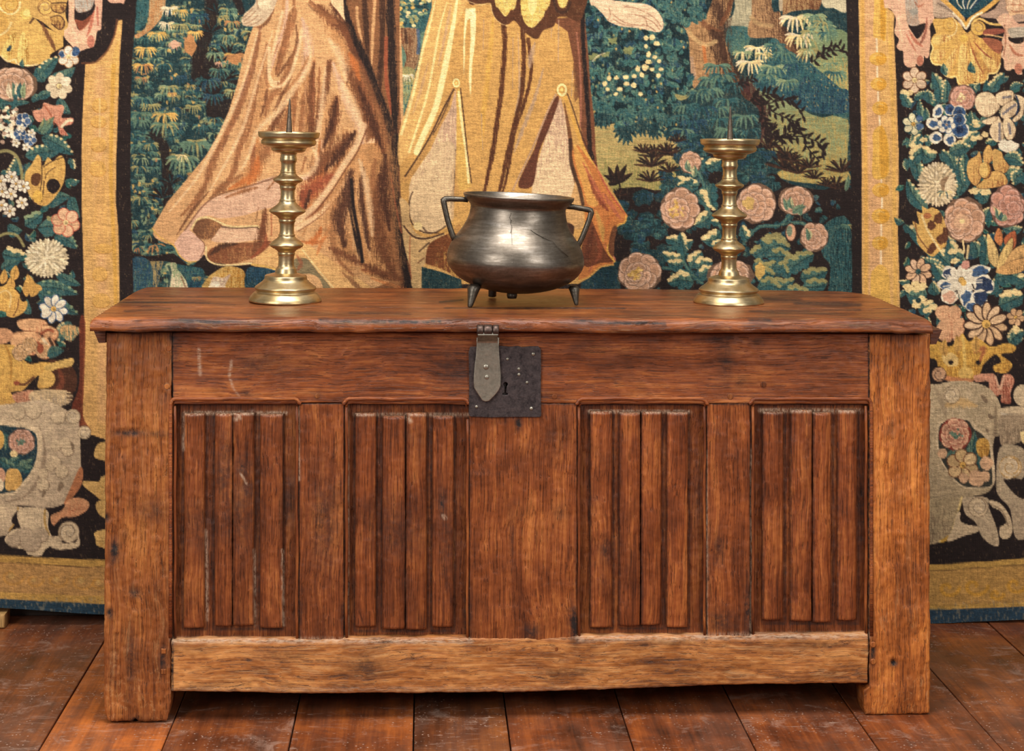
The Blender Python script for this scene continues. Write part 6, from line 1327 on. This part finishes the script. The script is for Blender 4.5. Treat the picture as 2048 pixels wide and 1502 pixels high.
hs = [(954.5, 676), (997, 676), (996.4, 693), (997.5, 712), (999, 732), (1000.4, 752), (1000, 770.5), (996, 780), (989, 789), (982, 796), (977, 800.5), (971, 801.5), (965, 799), (957, 787), (949.5, 775), (948.5, 764), (949, 748), (950.5, 732), (953, 710), (954.5, 690)]
hasp = plate('hasp', [hs], 3.2, 1.4, STEEL, chest, xfm(-.0078)); hasp['label'] = 'polished grey hasp with a pointed end hanging over the lock plate'
dome('boss', 972, 733.5, 6, -.0105, STEEL, hasp, .5); dome('boss', 973.5, 754, 5, -.0105, STEEL, hasp, .6)
for a, b in ((953.5, 967), (967.6, 984.5), (985.2, 997.5)):
    p0, p1 = P(a, 660.5, -.042), P(b, 660.5, -.042)
    r = .0112; z = (p0.z + p1.z) / 2
    V = []; F = []; n = 18
    for x, rr in ((p0.x, r * .86), (p0.x + .0012, r), (p1.x - .0012, r), (p1.x, r * .86)):
        for i in range(n): t = 2 * math.pi * i / n; V.append((x, -.042 + rr * math.cos(t), z + rr * math.sin(t)))
    for k in range(3):
        for i in range(n): F.append((k * n + i, (k + 1) * n + i, (k + 1) * n + (i + 1) % n, k * n + (i + 1) % n))
    F.append(tuple(range(n))); F.append(tuple(3 * n + i for i in range(n))[::-1])
    new_mesh('hinge_knuckle', V, F, IRON_D, hasp)
# the strap bends from the knuckles down onto the plate
st0, st1 = P(955.5, 668, -.047), P(996, 668, -.047)
V = []
for (y, z) in ((-.050, P(975, 664, -.05).z), (-.0515, P(975, 670, -.05).z), (-.030, P(975, 676, -.03).z), (-.012, P(975, 683, -.012).z), (-.0085, P(975, 692, -.009).z)):
    V += [(st0.x, y, z), (st1.x, y, z), (st1.x, y + .003, z - .0008), (st0.x, y + .003, z - .0008)]
F = []
for k in range(4):
    for i in range(4): F.append((k * 4 + i, k * 4 + (i + 1) % 4, (k + 1) * 4 + (i + 1) % 4, (k + 1) * 4 + i))
F += [(3, 2, 1, 0), (16, 17, 18, 19)]
new_mesh('strap', V, F, STEEL, hasp, smooth=False)

# ---------------------------------------------------------------- candlesticks
def brass_mat():
    t = NT('old_brass'); co = t.n('ShaderNodeTexCoord').outputs['Object']
    a = t.noise(co, 26, 6, .65, .3); b = t.noise(t.mapping(co, (1, 1, 8)), 60, 4, .6)
    t.put(t.b.inputs['Base Color'], t.mix(t.rng(a, .35, .7), rgba(206, 176, 112), rgba(222, 198, 140)))
    sp = t.rng(t.noise(co, 240, 3, .6), .70, .76); 
    t.put(t.b.inputs['Base Color'], t.mix(t.math('MULTIPLY', sp, .6), t.mix(t.rng(a, .35, .7), rgba(180, 154, 108), rgba(212, 194, 156)), rgba(92, 70, 38)))
    t.b.inputs['Metallic'].default_value = 1.0
    t.put(t.b.inputs['Roughness'], t.rng(b, .3, .7, .30, .44))
    t.bump(t.math('ADD', a, t.math('MULTIPLY', b, .3)), .12, .002)
    return t.m
BRASS = brass_mat()
SPIKE = iron_mat('spike_iron', (74, 66, 60), (120, 106, 92), .42)
def Hs(y, base): return (base - y)
def make_candlestick(label, loc, k):
    """k: metres per unit of the tracing; heights measured from the foot"""
    t = thing('candlestick', label, 'candlestick', loc, 'brass candlesticks on the chest lid')
    b = 1428.0
    pr = lambda L: spl([(r * k, (b - y) * k) for y, r in L], 4)
    lathe('foot', [(.004, .0005), (232 * k, .0)] + pr([(1430, 243), (1422, 246), (1405, 240), (1388, 228), (1372, 214), (1364, 200), (1357, 197), (1350, 202), (1342, 208), (1334, 207), (1324, 196), (1308, 174), (1292, 154), (1280, 145), (1268, 143), (1258, 141), (1252, 132), (1246, 108), (1238, 78)]), BRASS, t)
    stem = [(1244, 76), (1236, 74), (1222, 71), (1208, 67), (1198, 59), (1190, 55), (1178, 53), (1150, 52), (1122, 54), (1114, 57), (1106, 58), (1098, 57), (1090, 61), (1078, 76), (1064, 103), (1052, 113), (1044, 113), (1034, 106), (1018, 88), (1004, 68), (994, 58), (986, 56), (980, 57), (974, 51), (950, 48), (915, 49), (896, 52), (890, 56), (882, 57), (874, 56), (864, 62), (850, 78), (836, 106), (824, 121), (814, 122), (804, 112), (786, 86), (770, 66), (758, 57), (750, 55), (744, 56), (738, 50), (710, 47), (680, 48), (668, 52), (660, 55), (650, 55), (642, 57), (632, 68), (620, 91), (610, 100), (602, 99), (594, 90), (582, 70), (570, 58), (560, 52), (554, 54), (548, 51), (530, 48), (505, 48), (492, 50), (484, 53), (474, 57), (462, 57), (450, 54), (440, 53), (428, 56), (420, 70)]
    lathe('stem', pr(stem), BRASS, t)
    lathe('drip_pan', pr([(424, 60), (420, 88), (412, 108), (402, 116), (394, 118), (388, 124), (380, 150), (372, 172), (362, 184), (350, 187), (340, 184), (333, 179), (327, 186), (320, 200), (312, 205), (300, 207), (290, 209), (283, 208), (281, 203), (284, 198), (292, 190), (298, 150), (300, 60), (300, 10)]), BRASS, t)
    lathe('pricket_spike', [(r * k, (b - y) * k) for y, r in ((303, 22), (280, 21), (220, 17), (160, 12.5), (110, 9), (70, 6), (57, 4), (52, 1))], SPIKE, t, 20)['label'] = 'dark iron spike'
    return t
KC = .3137e-3 * 1.0
def foot_of(u, v): 
    p = PZ(u, v, ZLID); return p
ZC = ZLID + .0006
def centre(u, v, r):
    y = PZ(u, v, ZLID).y + r; return (P(u, v, y).x, y, ZC)
c1 = make_candlestick('brass pricket candlestick left of the dark pot on the chest lid, before the flowing robe', centre(570.5, 611.5, .076), KC)
c2 = c1.copy(); C.objects.link(c2); c2.location = centre(1457, 613.5, .075); c2.rotation_euler = (0, 0, 2.0); c2.scale = (.985, .985, .982)
c2['label'] = 'brass pricket candlestick right of the dark pot on the chest lid, before the woven roses'
for ch in list(c1.children):
    d = ch.copy(); C.objects.link(d); d.parent = c2
c1.rotation_euler = (0, math.radians(.75), 0); c1.location.z += .0010

# ---------------------------------------------------------------- three-legged pot
def pot_mat():
    t = NT('dark_bell_metal'); co = t.n('ShaderNodeTexCoord').outputs['Object']
    a = t.noise(t.mapping(co, (1, 1, 4.5)), 9, 7, .62, .5); b = t.noise(t.mapping(co, (.6, .6, 6)), 40, 6, .68); c = t.noise(co, 120, 5, .7)
    f = t.rng(t.math('ADD', t.math('MULTIPLY', a, .6), t.math('ADD', t.math('MULTIPLY', b, .3), t.math('MULTIPLY', c, .15))), .36, .72)
    ramp = t.n('ShaderNodeValToRGB', {0: f}); e = ramp.color_ramp.elements
    e[0].color = rgba(74, 66, 58); e[1].color = rgba(176, 168, 158); k = e.new(.5); k.color = rgba(124, 115, 104)
    pit = t.rng(t.noise(co, 300, 3, .6), .66, .74)
    scr = t.rng(t.noise(t.mapping(co, (.3, .3, 9)), 55, 5, .7, .5), .62, .72)
    t.put(t.b.inputs['Base Color'], t.mix(t.math('MAXIMUM', t.math('MULTIPLY', pit, .6), t.math('MULTIPLY', scr, .45)), ramp.outputs[0], rgba(58, 50, 44)))
    t.b.inputs['Metallic'].default_value = .95
    t.put(t.b.inputs['Roughness'], t.math('ADD', t.rng(a, .3, .7, .46, .30), t.math('MULTIPLY', scr, .12)))
    t.bump(t.math('ADD', t.math('MULTIPLY', a, 1.5), t.math('ADD', t.math('MULTIPLY', b, .5), t.math('MULTIPLY', pit, -.4))), .22, .002)
    return t.m
POT = pot_mat()
POTD = iron_mat('pot_handle_metal', (70, 66, 60), (118, 110, 98), .38)
PY = .222
kp = (3.3 + PY) / F_PX                     # metres per photograph pixel at the pot
pc = P(1029.5, 560, PY); zp = lambda v: P(1030, v, PY).z - ZLID
pot = thing('tripod_pot', 'dark bronze three-legged cooking pot with two angular handles, in the middle of the chest lid', 'pot', (pc.x, PY, ZLID + .0012))
k = kp / 5.365
zz = lambda y: zp(360 + y / 5.365)
prof = [(0.0005, zz(1218)), (110 * k, zz(1214)), (230 * k, zz(1200)), (330 * k, zz(1180)), (430 * k, zz(1152)), (520 * k, zz(1116)), (600 * k, zz(1070)), (668 * k, zz(1012)), (712 * k, zz(950)), (734 * k, zz(890)), (736 * k, zz(840)), (724 * k, zz(780)), (700 * k, zz(715)), (664 * k, zz(650)), (620 * k, zz(590)), (580 * k, zz(530)), (548 * k, zz(470)), (526 * k, zz(410)), (514 * k, zz(350)), (510 * k, zz(310)), (514 * k, zz(288)), (530 * k, zz(268)), (560 * k, zz(236)), (584 * k, zz(206)), (593 * k, zz(186)), (594 * k, zz(176)), (588 * k, zz(168)), (576 * k, zz(170)),
        (560 * k, zz(196)), (530 * k, zz(236)), (500 * k, zz(290)), (498 * k, zz(380)), (530 * k, zz(520)), (620 * k, zz(640)), (700 * k, zz(800)), (690 * k, zz(940)), (560 * k, zz(1070)), (300 * k, zz(1150)), (.0005, zz(1190))]
body = lathe('body', spl(prof, 4), POT, pot, 128, wob=.004)
tl = Matrix.Rotation(math.radians(2.6), 4, 'Y'); body.data.transform(Matrix.Translation((0, 0, .075)) @ tl @ Matrix.Translation((0, 0, -.075)))
# casting seam, repaired crack and scar running over the belly
def on_body(x, y):
    """front of the body at tracing coordinates"""
    v = 360 + y / 5.365; z = zp(v); zs = [q[1] for q in prof[:25]]; rs = [q[0] for q in prof[:25]]
    X = (860 + x / 5.365 - 1029.5) * kp; R = float(np.interp(z, zs, rs)); 
    q = tl @ Vector((0, 0, z - .075)); 
    d = X - q.x; return Vector((X, -math.sqrt(max(R * R - d * d, 1e-6)) + .0004, z))
def seam(name, pl, r, mat):
    o = tube(name, [on_body(*q) for q in pl], r, mat, pot, 6); return o
seam('casting_seam', [(842, y) for y in range(400, 1180, 60)], .0009, POT)
seam('crack', [(838, 330), (832, 350), (822, 375), (832, 400), (830, 425), (842, 455), (846, 480), (836, 510), (830, 535)], .0009, POTD)
seam('crack', [(1040, 500), (1100, 540), (1180, 580), (1262, 610), (1310, 660), (1370, 720), (1440, 780)], .0006, POTD)
def handle(pl, r, name='handle'):
    q = []
    for (x, y, d) in pl: q.append(Vector(((860 + x / 5.365 - 1029.5) * kp, d, zp(360 + y / 5.365))))
    return tube(name, q, r, POTD, pot, 10)
handle([(400, 222, -.004), (345, 216, -.004), (280, 213, -.004), (200, 210, -.004), (150, 214, -.004), (136, 224, -.004), (138, 244, -.004), (156, 330, -.004), (180, 430, -.004), (212, 530, -.004), (240, 610, -.004), (262, 660, -.004)], [.0056, .0056, .0056, .0058, .0062, .0066, .0064, .006, .006, .006, .006, .006])
handle([(1420, 284, -.004), (1470, 284, -.004), (1530, 290, -.004), (1620, 306, -.004), (1690, 318, -.004), (1722, 330, -.004), (1728, 348, -.004), (1706, 420, -.004), (1670, 520, -.004), (1634, 610, -.004), (1596, 690, -.004), (1570, 730, -.004)], [.0056, .0058, .0058, .0058, .006, .0064, .0062, .0058, .0058, .0058, .0058, .0056])
def foot(name, xt, xb, yt, wtop, wbot, dy0, dy1):
    """cast foot: three-sided, wide at the body, narrow at the toe"""
    a = Vector(((860 + xt / 5.365 - 1029.5) * kp, dy0, zz(yt))); b = Vector(((860 + xb / 5.365 - 1029.5) * kp, dy1, .0006))
    V = []; F = []; n = 8
    for i, t in enumerate((0, .12, .3, .55, .8, .95, 1)):
        c = a.lerp(b, t); w = (wtop + (wbot - wtop) * t ** .75) * (1 if t < .98 else .8) * (.55 if i == 0 else 1)
        for j in range(n):
            q = 2 * math.pi * j / n; m = 1.0 if math.sin(q) > -.2 else 1.25
            V.append((c.x + w * math.cos(q), c.y + w * .9 * math.sin(q) * m, c.z))
    for i in range(6):
        for j in range(n): F.append((i * n + j, (i + 1) * n + j, (i + 1) * n + (j + 1) % n, i * n + (j + 1) % n))
    F.append(tuple(range(n))); F.append(tuple(6 * n + j for j in range(n))[::-1])
    return new_mesh(name, V, F, POTD, pot)
foot('leg', 470, 418, 1085, 88 * k, 26 * k, -.070, -.088); foot('leg', 1530, 1554, 1120, 72 * k, 20 * k, -.036, -.050); foot('leg', 690, 690, 1190, 46 * k, 44 * k, .088, .098)
sp_ = lathe('sprue_stub', [(.001, 0), (48 * k, .0), (56 * k, .006), (56 * k, .014), (.001, .016)], POTD, pot, 16, (Vector(((860 + 878 / 5.365 - 1029.5) * kp, -.012, zz(1268)))))
